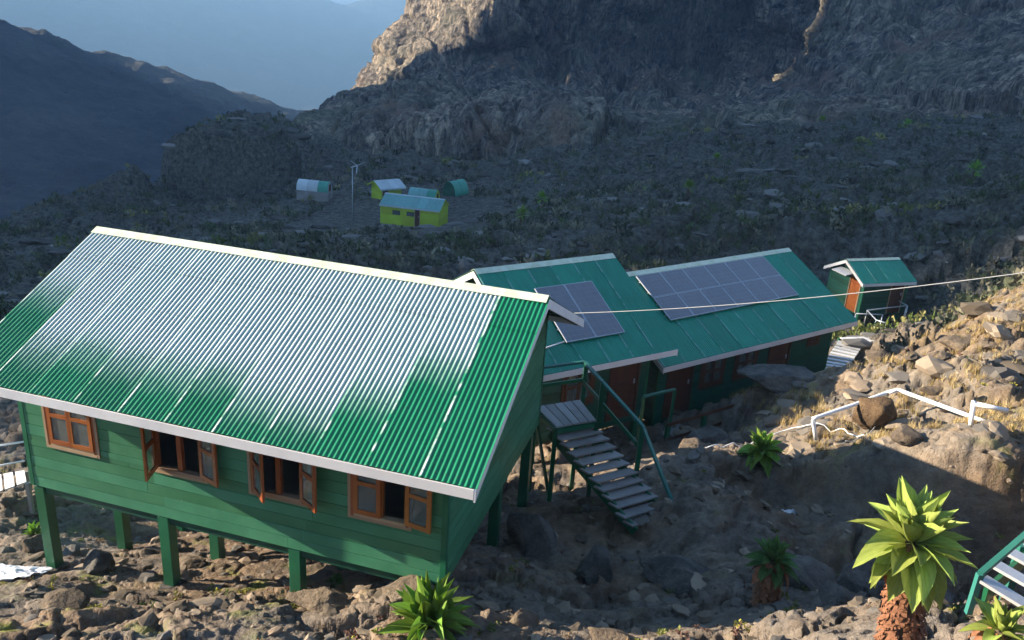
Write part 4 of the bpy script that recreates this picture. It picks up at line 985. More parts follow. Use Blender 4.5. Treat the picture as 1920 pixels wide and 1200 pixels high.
# stairs and boardwalk up to the shed
s2, o2 = stair('shed_stairs', 'pale plank steps climbing to the boardwalk of the small shed', 'stairs', P(1570, 642, 30.6), P(1614, 654, 30.3), P(1536, 692, 27.6), P(1584, 699, 27.4), 10, 0.2, 'white_board', 0.04)
bw = empty('boardwalk', P(1620, 645, 31.5), 0, 'pale plank boardwalk at the top of the shed steps', 'boardwalk')
q = [P(1574, 634, 31.6), P(1614, 652, 30.5), P(1692, 642, 33.2), P(1648, 631, 34.2)]
for i in range(12):
    t0, t1 = i / 12 + 0.006, (i + 1) / 12 - 0.006
    MB().prism([q[0].lerp(q[3], t0) - bw.location, q[0].lerp(q[3], t1) - bw.location, q[1].lerp(q[2], t1) - bw.location, q[1].lerp(q[2], t0) - bw.location], (0, 0, 0.035)).build('plank', 'white_board', bw)
for v_ in q:
    MB().beam(Vector((v_.x, v_.y, gz(v_.x, v_.y) - .2)) - bw.location, v_ - bw.location, 0.09, 0.09).build('post', 'green_post', bw)

# stairs at the lower right edge with teal handrail
tl, tr_ = P(1935, 1010, 7.9), P(2060, 1075, 7.6); bl, br = P(1836, 1092, 7.3), P(1960, 1168, 7.0)
s3, o3 = stair('side_stairs', 'white plank steps with teal handrail at the lower right edge', 'stairs', P(1990, 955, 8.6), P(2120, 1010, 8.3), bl, br, 7, 0.16, 'white_board', 0.035)
MB().beam(P(1838, 1076, 7.32) - o3, P(1990, 945, 8.0) - o3, 0.06, 0.05).build('handrail', 'teal_rail', s3)
for px_, py_, yy in ((1838, 1076, 7.32),):
    p_ = P(px_, py_, yy); MB().beam(p_ - o3 - Vector((0, 0, 0.5)), p_ - o3, 0.06, 0.06).build('newel', 'teal_rail', s3)

for q in (P(1990, 955, 8.6), P(2120, 1010, 8.3), bl.lerp(P(1990, 955, 8.6), 0.5), br.lerp(P(2120, 1010, 8.3), 0.5)):
    MB().beam(Vector((q.x, q.y, gz(q.x, q.y) - 0.2)) - o3, q - o3 - Vector((0, 0, 0.02)), 0.08, 0.08).build('post', 'teal_rail', s3)
# walkway left of the stilt cabin
lw = empty('plank_walkway', P(0, 920, 14.2), 0, 'pale plank walkway with white rails at the left edge beside the stilt cabin', 'walkway')
q = [P(-60, 945, 13.9), P(52, 905, 14.3), P(48, 884, 15.2), P(-60, 902, 15.2)]
for i in range(5):
    t0, t1 = i / 5 + 0.02, (i + 1) / 5 - 0.02
    MB().prism([q[0].lerp(q[1], t0) - lw.location, q[0].lerp(q[1], t1) - lw.location, q[3].lerp(q[2], t1) - lw.location, q[3].lerp(q[2], t0) - lw.location], (0, 0, 0.035)).build('plank', 'white_board', lw)
for v_ in q[:4]:
    MB().beam(Vector((v_.x, v_.y, gz(v_.x, v_.y) - .2)) - lw.location, v_ - lw.location - Vector((0, 0, .005)), 0.07, 0.07).build('post', 'grey_board', lw)
for ya, yb in ((838, 828), (878, 864)):
    MB().tube([P(-70, ya + 8, 15.6) - lw.location, P(46, yb, 15.6) - lw.location], 0.022, 8).build('rail', 'white_pipe', lw, True)
p_ = P(-40, 838, 15.6); MB().tube([p_ - lw.location, p_ - lw.location - Vector((0, 0, 1.0))], 0.022, 8).build('post', 'white_pipe', lw, True)

# ------------------------------------------------------------------ yellow huts across the gully
hp = P(822, 431, 79); YH = math.radians(-11)
ah = Vector((math.cos(YH), math.sin(YH), 0)); bh_ = Vector((-math.sin(YH), math.cos(YH), 0))
hut_mats = dict(sheet=(0.8, 6, 4, 0.012), rows=((0.0, 9),), fascia='roof_tin', barge='yellow_board', ridge='roof_tin', corner='yellow_board')
hl = hp - ah * 2.95 + bh_ * 1.5
hut, ch = gable_building('yellow_hut', 'long lime-yellow hut with teal roof, two small windows and dark door', 'hut', hl, YH, 5.9, 3.0, 1.95, 0.5, 0.12, 0.1, 0.1, 'yellow_board', 'roof_pale',
    front=[(-1.75, -0.95, 1.0, 1.45, 'hole'), (-0.3, 0.5, 1.0, 1.45, 'hole'), (0.55, 1.0, 0.05, 1.75, 'door', 'brown_board')], bh=0.98, **hut_mats)
for x0_, x1_ in ((-1.75, -0.95), (-0.3, 0.5)):
    MB().box(x0_, x1_, -1.49, -1.46, 1.0, 1.45).build('window', 'window_glass', hut)
hl2 = P(716, 378, 93)
hut2, ch2 = gable_building('yellow_hut', 'small square lime-green hut with pale gable roof behind the long yellow hut', 'hut', Vector((hl2.x + 0.3, hl2.y + 1.2, hl2.z)), math.radians(38), 2.4, 2.4, 1.75, 0.42, 0.4, 0.4, 0.4, 'yellow_board', 'roof_tin',
    front=[(-1.1, -0.5, 0.05, 1.6, 'door', 'brown_board')], bh=0.9, **hut_mats)
for B_ in (hut, hut2):
    ii = ch if B_ is hut else ch2
    MB().box(-ii['hx'] + .03, ii['hx'] - .03, -ii['hy'] + .03, ii['hy'] - .03, -2.0, -0.025).build('plinth', 'grey_board', B_)

def barrel_hut(px, py, y, length, radius, height, yaw, label, mats, end_mat):
    b = P(px, py, y); e = empty('barrel_hut', b, yaw, label, 'hut', None)
    n = 12; k = len(mats); seg = length / k
    for i in range(k):
        v = []; f = []
        x0_, x1_ = -length / 2 + i * seg, -length / 2 + (i + 1) * seg - 0.02
        for x in (x0_, x1_):
            for j in range(n + 1):
                t = math.pi * j / n; v.append((x, -math.cos(t) * radius, math.sin(t) * height))
        for j in range(n): f.append((j, j + 1, n + 1 + j + 1, n + 1 + j))
        m = MB(); m.v = v; m.f = f; m.build('curved_sheet', mats[i], e, True)
    for x in (-length / 2 + 0.05, length / 2 - 0.07):
        MB().prism([(x, -math.cos(math.pi * j / n) * radius * .97, math.sin(math.pi * j / n) * height * .97) for j in range(n + 1)], (0.03, 0, 0)).build('end_wall', end_mat, e)
    MB().box(-length / 2, length / 2, -radius, radius, -1.2, -0.01).build('base', 'grey_board', e)
    MB().box(length / 2 - 0.035, length / 2 - 0.01, -0.3, 0.3, 0.02, height * 0.72).build('door', 'brown_board', e)
barrel_hut(795, 376, 92, 3.2, 0.95, 1.35, math.radians(-12), 'teal barrel-roofed hut right behind the long yellow hut', ['roof_pale', 'roof_pale', 'roof_teal'], 'yellow_board')
barrel_hut(854, 366, 96, 2.6, 0.95, 1.75, math.radians(58), 'dark green barrel-roofed hut standing right of the yellow huts', ['roof_teal', 'roof_teal'], 'dark_green_board')
barrel_hut(590, 356, 94, 3.7, 0.8, 1.1, math.radians(-8), 'pale tin barrel-roofed hut with teal end, left of the mast', ['roof_tin', 'roof_tin', 'roof_teal'], 'galvanised')

# mast with small wind turbine
mb_ = P(661, 408, 82); mast = empty('mast', mb_, 0, 'thin pale mast with a small turbine head beside the yellow huts', 'mast')
MB().tube([(0, 0, -0.6), (0, 0, 5.0)], [0.06, 0.045], 8).build('pole', 'galvanised', mast, True)
MB().tube([(-0.15, 0, 5.02), (0.45, 0, 5.25)], 0.07, 8).build('nacelle', 'galvanised', mast, True)
for k in range(3):
    t = k * 2 * math.pi / 3 + 0.5
    d = Vector((0.05, math.cos(t) * 0.3 + math.cos(t), math.sin(t))) * 0.75
    MB().beam(Vector((0.48, 0, 5.26)), Vector((0.48, 0, 5.26)) + Vector((math.cos(t) * .8, math.sin(t) * .3, math.sin(t) * .75)), 0.1, 0.025).build('blade', 'galvanised', mast)

# ------------------------------------------------------------------ overhead cable, pipes, hose, sacking
pA, pB = P(1050, 588, 16.2), P(2150, 478, 12.0)
pts = [pA.lerp(pB, t) - Vector((0, 0, 0.35 * 4 * t * (1 - t) * 0.5)) for t in np.linspace(0, 1, 24)]
tag(MB().tube(pts, 0.0085, 6).build('power_cable', 'cable_rubber', smooth=True), 'thin white overhead cable running from the stilt cabin gable to the right', 'cable')
def tubeobj(name, pts, r, mat, label, cat, fit=False):
    sub = []
    for i in range(len(pts) - 1):
        for t in ((0, .08, .5, .92) if i else (0, .5, .92)): sub.append(pts[i].lerp(pts[i + 1], t))
    sub.append(pts[-1])
    return tag(MB().tube(sub, r, 10).build(name, mat, smooth=True), label, cat)
tubeobj('water_pipe', [P(1530, 824, 16.2), P(1524, 785, 16.2), P(1598, 760, 16.6), P(1664, 736, 17.0), P(1684, 731, 16.9), P(1850, 792, 14.9)], 0.044, 'white_pipe', 'long white plastic water pipe bending round the brown boulder', 'pipe')
gp = empty('pipe_frame', P(1822, 800, 14.8), 0, 'upright white pipe with side arm standing at the end of the long pipe', 'pipe')
MB().tube([Vector((0, 0, -0.2)), P(1826, 752, 14.8) - gp.location], 0.045, 10).build('upright', 'white_pipe', gp, True)
MB().tube([P(1824, 756, 14.8) - gp.location, P(1890, 770, 14.6) - gp.location], 0.045, 10).build('arm', 'white_pipe', gp, True)
def ground_line(pxs, n, lift):
    out = []
    for (x0_, y0_, d0), (x1_, y1_, d1) in zip(pxs[:-1], pxs[1:]):
        A0, A1 = P(x0_, y0_, d0), P(x1_, y1_, d1)
        for t in np.linspace(0, 1, n, endpoint=False):
            q = A0.lerp(A1, t); q.z = gz(q.x, q.y) + lift; out.append(q)
    return out
tag(MB().tube(ground_line([(1320, 852, 16.2), (1395, 832, 16.6), (1470, 812, 17.2), (1570, 822, 16.6), (1640, 810, 15.6)], 7, 0.10), 0.013, 6).build('hose', 'white_pipe', smooth=True), 'thin pale hose lying across the rocks behind the sunlit groundsel', 'hose')
tag(MB().tube(ground_line([(1638, 812, 16.2), (1615, 840, 15.7), (1570, 874, 15.2)], 8, 0.10), 0.012, 6).build('hose', 'cable_rubber', smooth=True), 'short thin hose hanging down the sunlit bank below the brown boulder', 'hose')
def crumpled(px, py, y, r, seed, label, name='sacking'):
    c = P(px, py, y); n = 22; xs = np.linspace(-1, 1, n); X, Y = np.meshgrid(xs, xs)
    rad = np.hypot(X, Y); edge = 0.75 + 0.3 * fbm(X * 1.5 + seed, Y * 1.5, oct=3, seed=seed)
    X = X * r * edge; Y = Y * r * 0.8 * edge
    gx, gy = c.x + X, c.y + Y
    Z = ground(gx, gy) + 0.06 + 0.16 * r * np.abs(fbm(X / r * 3 + 3, Y / r * 3, oct=4, seed=seed + 1, ridged=True)) * (1.1 - np.clip(rad, 0, 1))
    o = np_mesh(name, np.stack([gx.ravel(), gy.ravel(), Z.ravel()], 1), grid_faces(n, n), 'white_cloth', False)
    md = o.modifiers.new('thick', 'SOLIDIFY'); md.thickness = 0.01
    return tag(o, label, 'sacking')
crumpled(22, 1062, 11.4, 0.55, 5, 'crumpled white sheet lying on the ground at the left edge')
crumpled(1496, 884, 14.6, 0.2, 9, 'small crumpled pale bag on the rock below the sunlit groundsel')

# ------------------------------------------------------------------ boulders
def boulder(px, py, y, size, mat, label, seed, on_ground=True, sink=0.25, rot=0.0):
    c = P(px, py, y)
    v = ICO4[0].copy(); s = seed * 3.7
    rn = np.random.default_rng(seed)
    for _ in range(14):
        d = rn.normal(size=3); d /= np.linalg.norm(d); k = v @ d; lim = rn.uniform(0.42, 0.8)
        v = v - d[None] * np.maximum(k - lim, 0)[:, None] * 0.97
    v = v * (1 + 0.22 * fbm(v[:, 0] * 1.6 + s, v[:, 1] * 1.6, v[:, 2] * 1.6, oct=5, seed=seed) + 0.10 * fbm(v[:, 0] * 5 + s, v[:, 1] * 5, v[:, 2] * 8, oct=4, seed=seed + 5, ridged=True))[:, None]
    v = v * np.array(size)
    cr, sr = math.cos(rot), math.sin(rot); v = np.stack([v[:, 0] * cr - v[:, 1] * sr, v[:, 0] * sr + v[:, 1] * cr, v[:, 2]], 1)
    z = gz(c.x, c.y) + size[2] * (1 - sink * 2) if on_ground else c.z
    o = np_mesh('boulder', v, ICO4[1], mat, True); o.location = (c.x, c.y, z)
    return tag(o, label, 'boulder', 'boulders on the slope')
for b in [
    (1630, 775, 16.6, (0.52, 0.45, 0.55), 'boulder_brown', 'dark brown craggy boulder beside the bend of the white pipe', 3),
    (1700, 838, 14.0, (0.36, 0.33, 0.24), 'boulder_rock', 'rounded tan boulder on the sunlit bank under the pipe', 4),
    (1475, 728, 21.0, (1.5, 1.0, 0.42), 'boulder_grey', 'wide flat grey rock slab in the shade in front of the long cabin', 5),
    (1640, 712, 21.5, (0.55, 0.4, 0.3), 'boulder_rock', 'sunlit rock ledge below the shed steps', 6),
    (1790, 640, 20.5, (0.6, 0.5, 0.3), 'boulder_rock', 'big sunlit tan outcrop at the top of the right bank', 7),
    (1870, 720, 17.5, (0.5, 0.45, 0.35), 'boulder_rock', 'tan boulder above the upright white pipe', 8),
    (1748, 738, 17.8, (0.32, 0.22, 0.14), 'boulder_rock', 'pale flat stone beside the long white pipe', 9),
    (1330, 800, 18.5, (0.6, 0.5, 0.32), 'boulder_grey', 'grey boulder in the shade below the timber deck', 10),
    (1300, 848, 16.2, (0.9, 0.6, 0.22), 'boulder_rock', 'broad sunlit slab right of the plank stairs', 11),
    (180, 1042, 11.9, (0.42, 0.34, 0.36), 'boulder_grey', 'pointed grey boulder between the left stilts', 12),
    (600, 1140, 10.0, (0.55, 0.4, 0.22), 'boulder_rock', 'tan slab under the front right stilt', 13),
    (760, 1125, 9.7, (0.4, 0.35, 0.18), 'boulder_rock', 'tan slab at the cabin corner behind the near green rosette', 14),
    (980, 1122, 9.4, (0.32, 0.26, 0.2), 'boulder_rock', 'sunlit stone at the edge of the cabin shadow', 15),
    (1590, 1085, 9.4, (0.38, 0.32, 0.28), 'boulder_grey', 'grey wedge-shaped stone in the shade left of the big groundsel', 16),
    (1520, 985, 11.0, (0.85, 0.6, 0.24), 'boulder_grey', 'flat grey rock in the shade behind the dark groundsel', 17),
    (1780, 920, 11.3, (0.8, 0.5, 0.35), 'boulder_grey', 'large shaded rock face behind the big groundsel', 18),
    (1640, 905, 11.9, (0.75, 0.45, 0.4), 'boulder_grey', 'shaded rock ledge under the sunlit bank', 19),
    (1120, 990, 12.2, (0.55, 0.5, 0.42), 'boulder_grey', 'dark boulder in the shade beneath the plank stairs', 20),
    (1000, 960, 13.0, (0.6, 0.5, 0.5), 'boulder_grey', 'dark boulder in the shade beside the cabin gable', 21),
    (1330, 940, 11.8, (0.95, 0.7, 0.26), 'boulder_grey', 'broad dark slab in the shade right of the stair foot', 22),
    (60, 1010, 12.6, (0.3, 0.26, 0.2), 'boulder_rock', 'tan stone left of the leftmost stilt', 23),
    (350, 1062, 12.2, (0.4, 0.32, 0.2), 'boulder_rock', 'tan rock behind the second front stilt', 24),
    (1740, 1150, 7.6, (0.3, 0.24, 0.18), 'boulder_rock', 'brown stone right of the big groundsel trunk', 25),
    (120, 1150, 9.8, (0.5, 0.36, 0.13), 'boulder_rock', 'low mossy slab in the lower left corner', 26),
    (1160, 1150, 8.9, (0.5, 0.3, 0.13), 'boulder_rock', 'low brown slab at the bottom edge right of the near rosette', 27),
]: boulder(*b, sink={3: 0.2, 5: 0.62, 16: 0.3, 17: 0.28, 18: 0.3, 19: 0.3, 20: 0.32, 21: 0.32, 22: 0.28}.get(b[-1], 0.42), rot=b[-1] * 0.7)

# ------------------------------------------------------------------ giant groundsels
LEAFM = {}
def leaf_mesh(kind, mat):
    if (kind, mat) in LEAFM: return LEAFM[(kind, mat)]
    droop, fold, wid = [(0.06, 0.75, 0.12), (0.34, 0.6, 0.135), (0.62, 0.8, 0.12), (-0.22, 1.3, 0.11)][kind]
    n = 7; v = []; f = []
    for i in range(n + 1):
        t = i / n
        w = wid * (0.30 + 1.25 * math.sin(math.pi * min(1, t * 0.86 + 0.08)) ** 1.2) * (1 - t ** 6) * (0.72 if t < 0.05 else 1)
        y = t * math.cos(droop * t); z = -droop * t * t * 0.8
        wob = 0.012 * math.sin(t * 19 + kind)
        v += [(-w, y, z + fold * w + wob), (-w * 0.5, y, z + fold * w * 0.42), (0, y, z), (w * 0.5, y, z + fold * w * 0.42), (w, y, z + fold * w - wob)]
    for i in range(n):
        for j in range(4): f.append((i * 5 + j, i * 5 + j + 1, (i + 1) * 5 + j + 1, (i + 1) * 5 + j))
    me = bpy.data.meshes.new('leaf'); me.from_pydata(v, [], f); me.update(); me.polygons.foreach_set('use_smooth', [True] * len(me.polygons)); me.materials.append(MATS[mat])
    LEAFM[(kind, mat)] = me; return me
def groundsel(base, stem_h, R, nleaf, mat, label, seed, tilt=(0, 0), skirt=True, el_lo=-55, el_hi=84, trunk_r=0.14, cat='groundsel', name='giant_groundsel', wsc_=1.0):
    rnd = random.Random(seed)
    e = empty(name, base, 0, label, cat, 'giant groundsels')
    top = Vector((tilt[0], tilt[1], stem_h))
    tr = MB(); k = 7
    cen = [Vector((tilt[0] * (t ** 1.3) + 0.03 * math.sin(5 * t + seed), tilt[1] * t, stem_h * t)) for t in np.linspace(0, 1, k)]
    tr.tube(cen, [trunk_r * (1.15 - 0.35 * t) for t in np.linspace(0, 1, k)], 10); tr.build('trunk', 'bark', e, True)
    if skirt:
        n = 900; sk = MB()
        for i in range(n):
            t = rnd.random() ** 0.8; a = rnd.random() * 6.283
            c = Vector((tilt[0] * t ** 1.3, tilt[1] * t, stem_h * t)); r0 = trunk_r * (1.2 - .35 * t)
            o = Vector((math.cos(a), math.sin(a), 0)); sd = Vector((-math.sin(a), math.cos(a), 0))
            p0 = c + o * r0; L_ = rnd.uniform(0.06, 0.15); w = rnd.uniform(.006, .018)
            p1 = p0 + o * rnd.uniform(0.03, 0.08) - Vector((0, 0, L_ * .5)) + sd * rnd.uniform(-.03, .03); p2 = p0 + o * rnd.uniform(0.0, 0.07) - Vector((0, 0, L_)) + sd * rnd.uniform(-.05, .05)
            m = len(sk.v); sk.v += [tuple(q) for q in (p0 - sd * w, p0 + sd * w, p1 + sd * w * 1.2, p1 - sd * w * 1.2, p2)]
            sk.f += [(m, m + 1, m + 2, m + 3), (m + 3, m + 2, m + 4)]
        o = sk.build('dead_leaf_skirt', 'dead_leaf', e)
    ga_ = 2.39996
    for i in range(nleaf):
        t = (i + 0.5) / nleaf            # 0 outer/lower, 1 inner/upper
        tt = t ** 0.85 if not skirt else float(np.interp(t, [0, 0.42, 0.66, 1], [0, 0.42, 0.74, 1]))
        el = math.radians(el_lo + (el_hi - el_lo) * tt + rnd.uniform(-7, 7)); azm = i * ga_ + rnd.uniform(-.25, .25)
        L_ = R * (1.0 if t < 0.75 else 1.0 - 0.45 * (t - 0.75) / 0.25) * rnd.uniform(0.82, 1.1)
        kd = rnd.choice([0, 1, 1, 2] if t < 0.6 else [0, 0, 3, 3])
        lo_ = bpy.data.objects.new('leaf' if not (skirt and t < 0.16) else 'dead_leaf', leaf_mesh(kd if not (skirt and t < 0.16) else 2, mat if not (skirt and t < 0.16) else 'dead_leaf')); C.objects.link(lo_); lo_.parent = e
        zoff = -0.30 * R * (1 - t) + 0.05 * R
        d = Vector((math.cos(azm) * math.cos(el), math.sin(azm) * math.cos(el), math.sin(el)))
        side = Vector((-math.sin(azm), math.cos(azm), 0)); nrm = d.cross(side) * -1
        if nrm.z < 0 and el < 1.2: nrm = -nrm
        xax = d.cross(nrm).normalized()
        rot = Matrix((xax, d, nrm)).transposed()
        rl_ = Matrix.Rotation(rnd.uniform(-.4, .4), 3, 'Y')
        wsc = L_ * rnd.uniform(0.85, 1.15) * wsc_ * (1.0 if t < 0.6 else 0.8)
        lo_.matrix_local = Matrix.Translation(top + Vector((0, 0, zoff)) + Vector((math.cos(azm), math.sin(azm), 0)) * 0.05 * R) @ (rot @ rl_).to_4x4() @ Matrix.Diagonal((wsc, L_, L_, 1))
    return e
def gbase(px, py, y):
    p = P(px, py, y); return Vector((p.x, p.y, gz(p.x, p.y) - 0.05))
big = gbase(1690, 1215, 6.35); topb = P(1712, 1012, 6.45)
groundsel(big, topb.z - big.z, 0.54, 84, 'leaf_pale', 'large sunlit giant groundsel with pale green rosette and shaggy brown trunk, lower right', 4, tilt=(topb.x - big.x, topb.y - big.y), trunk_r=0.135, el_lo=-78, wsc_=0.95)
b_ = P(1880, 1172, 5.8); groundsel(Vector((b_.x, b_.y, gz(b_.x, b_.y) - .05)), max(0.15, b_.z - gz(b_.x, b_.y)), 0.30, 34, 'leaf_pale', 'small pale groundsel rosette cut by the lower right corner', 8, el_lo=-15, trunk_r=0.08)
b_ = P(803, 1185, 8.9); groundsel(Vector((b_.x, b_.y, gz(b_.x, b_.y) - .05)), max(0.12, b_.z - gz(b_.x, b_.y)), 0.66, 56, 'leaf_bright', 'bright green spiky groundsel at the bottom edge before the cabin corner', 12, wsc_=0.62, skirt=False, el_lo=2, el_hi=88, trunk_r=0.09)
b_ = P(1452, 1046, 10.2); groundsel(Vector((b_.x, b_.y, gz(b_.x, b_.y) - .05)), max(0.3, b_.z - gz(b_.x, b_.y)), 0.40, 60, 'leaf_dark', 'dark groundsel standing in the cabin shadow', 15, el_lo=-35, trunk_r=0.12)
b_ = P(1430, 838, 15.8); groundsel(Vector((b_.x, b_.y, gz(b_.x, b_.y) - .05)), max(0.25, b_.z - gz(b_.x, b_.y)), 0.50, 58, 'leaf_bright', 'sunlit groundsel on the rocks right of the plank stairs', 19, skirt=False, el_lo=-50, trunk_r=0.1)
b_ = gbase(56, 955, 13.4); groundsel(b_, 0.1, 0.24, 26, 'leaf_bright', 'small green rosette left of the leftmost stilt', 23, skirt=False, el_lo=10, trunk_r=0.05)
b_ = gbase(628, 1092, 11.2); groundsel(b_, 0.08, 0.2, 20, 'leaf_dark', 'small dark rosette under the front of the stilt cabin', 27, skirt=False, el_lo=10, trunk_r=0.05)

# distant groundsels scattered over the far slope
def far_groundsel(px, py, y, R, label, seed):
    b = gbase(px, py, y); e = empty('giant_groundsel', b, 0, label, 'groundsel', 'giant groundsels on the far slope')
    rnd = random.Random(seed); h = R * 1.3
    MB().tube([(0, 0, 0), (0.05, 0, h)], [R * .2, R * .14], 6).build('trunk', 'bark', e, True)
    m = MB()
    for i in range(46):
        a = i * 2.4; el = rnd.uniform(-0.5, 1.4); d = Vector((math.cos(a) * math.cos(el), math.sin(a) * math.cos(el), math.sin(el))); s = d.cross(Vector((0, 0, 1))).normalized() * R * .13
        o = Vector((0.05, 0, h)); n = len(m.v); m.v += [tuple(o + d * R * .1), tuple(o + d * R * .6 + s), tuple(o + d * R * rnd.uniform(.9, 1.15)), tuple(o + d * R * .6 - s)]; m.f.append((n, n + 1, n + 2, n + 3))
    m.build('crown', 'leaf_bright', e)
for q in [(1825, 330, 70, 0.95, 'bright green groundsel high on the right of the far slope', 1), (1285, 390, 66, 0.8, 'green groundsel on the far slope above the long cabin roof', 2), (1345, 285, 105, 0.8, 'small groundsel at the foot of the cliffs above the long cabin', 3),
          (975, 440, 55, 0.65, 'green groundsel just right of the yellow huts', 4), (1015, 380, 76, 0.8, 'groundsel on the far slope above the short cabin', 5), (1545, 205, 140, 1.1, 'groundsel on the mountain foot right of the red scar', 6), (1700, 232, 124, 1.0, 'dark groundsel under the pale scar on the right', 7), (1205, 372, 78, 0.6, 'small yellow-green groundsel midway over the far slope', 8)]:
    far_groundsel(*q)

# ------------------------------------------------------------------ scattered stuff
def scatter_polar(n, a0, a1, r0, r1, seed):
    r = np.random.default_rng(seed); a = np.radians(r.uniform(a0, a1, n)); d = r0 * (r1 / r0) ** r.uniform(0, 1, n)
    return d * np.sin(a), d * np.cos(a), r
def inst(template_v, template_f, pos, scale, yaw, tilt, colors, name, mat, rgen, smooth=False, wob=0.0):
    n = len(pos); nv = len(template_v)
    v = np.repeat(template_v[None], n, 0)
    if wob: v = v * (1 + wob * rgen.normal(size=(n, nv, 1)))
    v = v * scale[:, None, :]
    cy, sy = np.cos(yaw)[:, None], np.sin(yaw)[:, None]; ct, st_ = np.cos(tilt)[:, None], np.sin(tilt)[:, None]
    y2 = v[..., 1] * ct - v[..., 2] * st_; z2 = v[..., 1] * st_ + v[..., 2] * ct
    x3 = v[..., 0] * cy - y2 * sy; y3 = v[..., 0] * sy + y2 * cy
    V = np.stack([x3, y3, z2], -1) + pos[:, None, :]
    Fc = (template_f[None] + (np.arange(n) * nv)[:, None, None]).reshape(-1, template_f.shape[1])
    col = np.repeat(colors[:, None, :], nv, 1).reshape(-1, 3)
    return np_mesh(name, V.reshape(-1, 3), Fc, mat, smooth, None, col)
# rubble close by
x, y, r_ = scatter_polar(3000, -36, 36, 6.5, 30, 101)
z = ground(x, y); n = len(x); dist = np.hypot(x, y)
sz = (0.015 + 0.13 * r_.random(n) ** 4.5) * (0.6 + dist / 22)
sz = sz * (1 + 0.9 * grass_zone(x, y))
sc = np.stack([sz * r_.uniform(.8, 1.6, n), sz * r_.uniform(.7, 1.2, n), sz * r_.uniform(.25, .65, n)], 1)
cb = np.array([[.20, .155, .115], [.14, .125, .11], [.10, .08, .06], [.25, .20, .15]])[r_.integers(0, 4, n)] * r_.uniform(.7, 1.2, (n, 1))
tag(inst(ICO2[0], ICO2[1], np.stack([x, y, z + sc[:, 2] * .2], 1), sc, r_.uniform(0, 6.28, n), r_.uniform(-.4, .4, n), cb, 'rubble', 'stone_tint', r_, False, 0.16), 'loose brown stones scattered over the slope', 'rubble', kind='stuff')
# pale flat stones on the far slope
x, y, r_ = scatter_polar(2600, -34, 36, 32, 165, 102)
k = (fbm(x / 12, y / 7, oct=3, seed=120) > -0.06); x, y = x[k], y[k]; n = len(x); z = ground(x, y)
sz = (0.12 + 0.6 * r_.random(n) ** 3) * (0.45 + np.hypot(x, y) / 130)
sc = np.stack([sz * r_.uniform(.9, 2.4, n), sz * r_.uniform(.7, 1.3, n), sz * r_.uniform(.25, .6, n)], 1)
cb = np.array([[.15, .14, .13], [.11, .10, .095], [.21, .20, .185], [.08, .072, .066]])[r_.integers(0, 4, n)] * r_.uniform(.7, 1.2, (n, 1))
tag(inst(ICO1[0], ICO1[1], np.stack([x, y, z + sc[:, 2] * .35], 1), sc, r_.uniform(-.6, .6, n), r_.uniform(-.3, .3, n), cb, 'scree', 'stone_tint', r_, False, 0.14), 'grey flat stones strewn over the far slope', 'scree', kind='stuff')
# shrubs
def clump(nq, seed, spread=0.75, up=0.9, leaf=0.3, upright=0.5):
    r = np.random.default_rng(seed); V = []; Fq = []
    for i in range(nq):
        d = r.normal(size=3); d /= np.linalg.norm(d); c = d * np.array([spread, spread, up * .6]) * r.uniform(.35, 1.0) + np.array([0, 0, up * .55])
        u = r.normal(size=3); u[2] = abs(u[2]) + upright; u /= np.linalg.norm(u); w = np.cross(u, r.normal(size=3)); w /= np.linalg.norm(w)
        s = leaf * r.uniform(.6, 1.3); b = len(V)
        V += [c - w * s * .35, c + w * s * .35, c + u * s + w * s * .2, c + u * s - w * s * .2]; Fq.append((b, b + 1, b + 2, b + 3))
    return np.array(V), np.array(Fq)
pal = np.array([[.070, .085, .050], [.10, .11, .07], [.15, .14, .10], [.075, .10, .045], [.20, .185, .13], [.050, .058, .042]])
for kk, (nn, seed, cl, smin, smax, nm, lb) in enumerate([
    (11000, 201, clump(16, 1, .8, .9, .40), .22, .75, 'heather_shrubs', 'low grey-green shrubs covering the far slope'),
    (9500, 202, clump(14, 2, .55, 1.3, .42, 1.4), .2, .7, 'tussock_shrubs', 'upright tussocks and bushes dotted over the far slope')]):
    x, y, r_ = scatter_polar(nn, -36, 36, 30, 172, seed)
    k = (fbm(x / 9, y / 6, oct=4, seed=130 + kk) > 0.03) & ((((x + 11) / 11) ** 2 + ((y - 79) / 18) ** 2) > 1); x, y = x[k], y[k]; n = len(x); z = ground(x, y)
    s = r_.uniform(smin, smax, n) * (0.75 + np.hypot(x, y) / 260)
    cb = pal[r_.integers(0, len(pal), n)] * r_.uniform(.75, 1.3, (n, 1))
    yel = fbm(x / 14, y / 14, oct=2, seed=140) > 0.3
    cb[yel] = cb[yel] * np.array([1.5, 1.5, .8])
    tag(inst(cl[0], cl[1], np.stack([x, y, z - .05], 1), np.stack([s, s, s], 1), r_.uniform(0, 6.28, n), r_.uniform(-.15, .15, n), cb, nm, 'foliage_tint', r_, False, 0.06), lb, 'shrubs', kind='stuff')
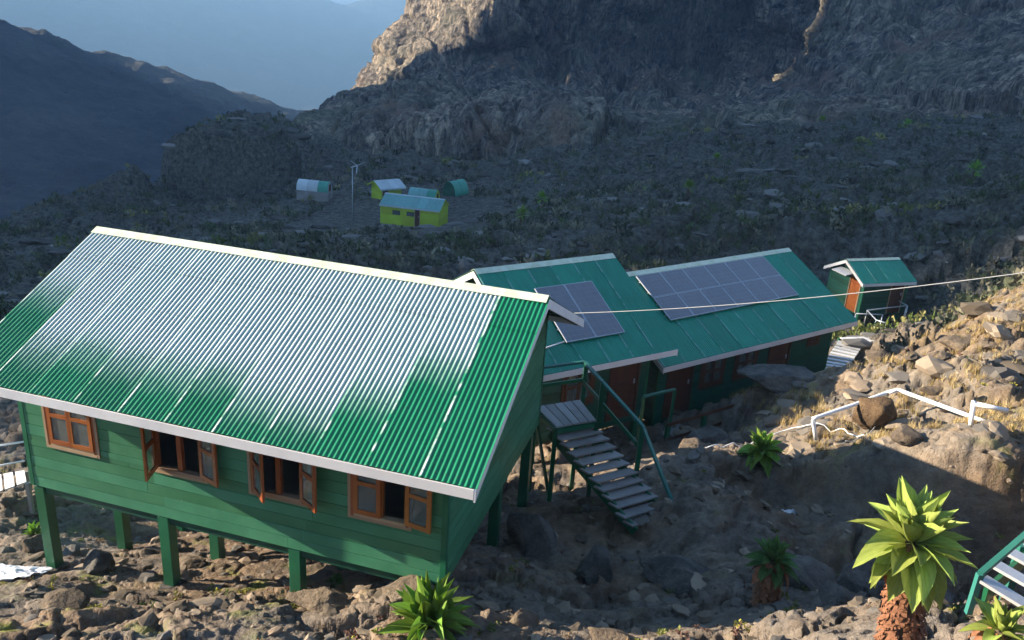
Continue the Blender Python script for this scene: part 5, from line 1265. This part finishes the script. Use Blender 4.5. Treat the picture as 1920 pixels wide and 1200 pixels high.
# dry grass on the sunlit bank
def blades(n, seed):
    r = np.random.default_rng(seed); V = []; Fq = []
    for i in range(n):
        a = r.uniform(0, 6.28); b0 = np.array([math.cos(a), math.sin(a), 0]) * r.uniform(0, .25); t = r.uniform(.1, .6); aa = r.uniform(0, 6.28)
        tip = b0 + np.array([math.cos(aa) * t, math.sin(aa) * t, r.uniform(.6, 1.1)]); w = np.array([-math.sin(aa), math.cos(aa), 0]) * .035
        k = len(V); V += [b0 - w, b0 + w, tip]; Fq.append((k, k + 1, k + 2))
    return np.array(V), np.array(Fq)
bl_ = blades(14, 5)
x, y, r_ = scatter_polar(9000, 14, 40, 12, 32, 301); k = grass_zone(x, y) * (0.6 + fbm(x / 1.3, y / 1.3, oct=3, seed=150)) > 0.62; x, y = x[k], y[k]; n = len(x); z = ground(x, y)
s = r_.uniform(.10, .26, n); cb = np.array([[.46, .34, .16], [.36, .26, .12], [.55, .43, .23], [.30, .24, .10]])[r_.integers(0, 4, n)]
tag(inst(bl_[0], bl_[1], np.stack([x, y, z - .02], 1), np.stack([s, s, s], 1), r_.uniform(0, 6.28, n), r_.uniform(-.1, .1, n), cb, 'dry_grass', 'foliage_tint', r_), 'straw coloured dry grass on the sunlit right bank', 'grass', kind='stuff')
# small heathy tufts close by
cl = clump(20, 9, .8, .6, .4, .6)
x, y, r_ = scatter_polar(1500, -36, 36, 7, 26, 302); k = fbm(x / 1.6, y / 1.6, oct=3, seed=151) > 0.1; x, y = x[k], y[k]
inside = (np.abs((x - loc1.x) * a1.x + (y - loc1.y) * a1.y) < hx1 + .3) & (np.abs((x - loc1.x) * b1.x + (y - loc1.y) * b1.y) < hy1 - .6); x, y = x[~inside], y[~inside]
n = len(x); z = ground(x, y); s = r_.uniform(.04, .13, n)
cb = np.array([[.30, .28, .05], [.20, .22, .06], [.16, .09, .07], [.24, .17, .10], [.13, .16, .05]])[r_.integers(0, 5, n)] * r_.uniform(.7, 1.2, (n, 1))
tag(inst(cl[0], cl[1], np.stack([x, y, z - .01], 1), np.stack([s, s, s * .8], 1), r_.uniform(0, 6.28, n), r_.uniform(-.1, .1, n), cb, 'moss_tufts', 'foliage_tint', r_), 'yellow-green moss and heath tufts among the near rocks', 'moss', kind='stuff')
bpy.context.view_layer.update()
print('objects', len(bpy.data.objects), 'tris', sum(len(o.data.loop_triangles) if o.type == 'MESH' and (o.data.calc_loop_triangles() or True) else 0 for o in bpy.data.objects))
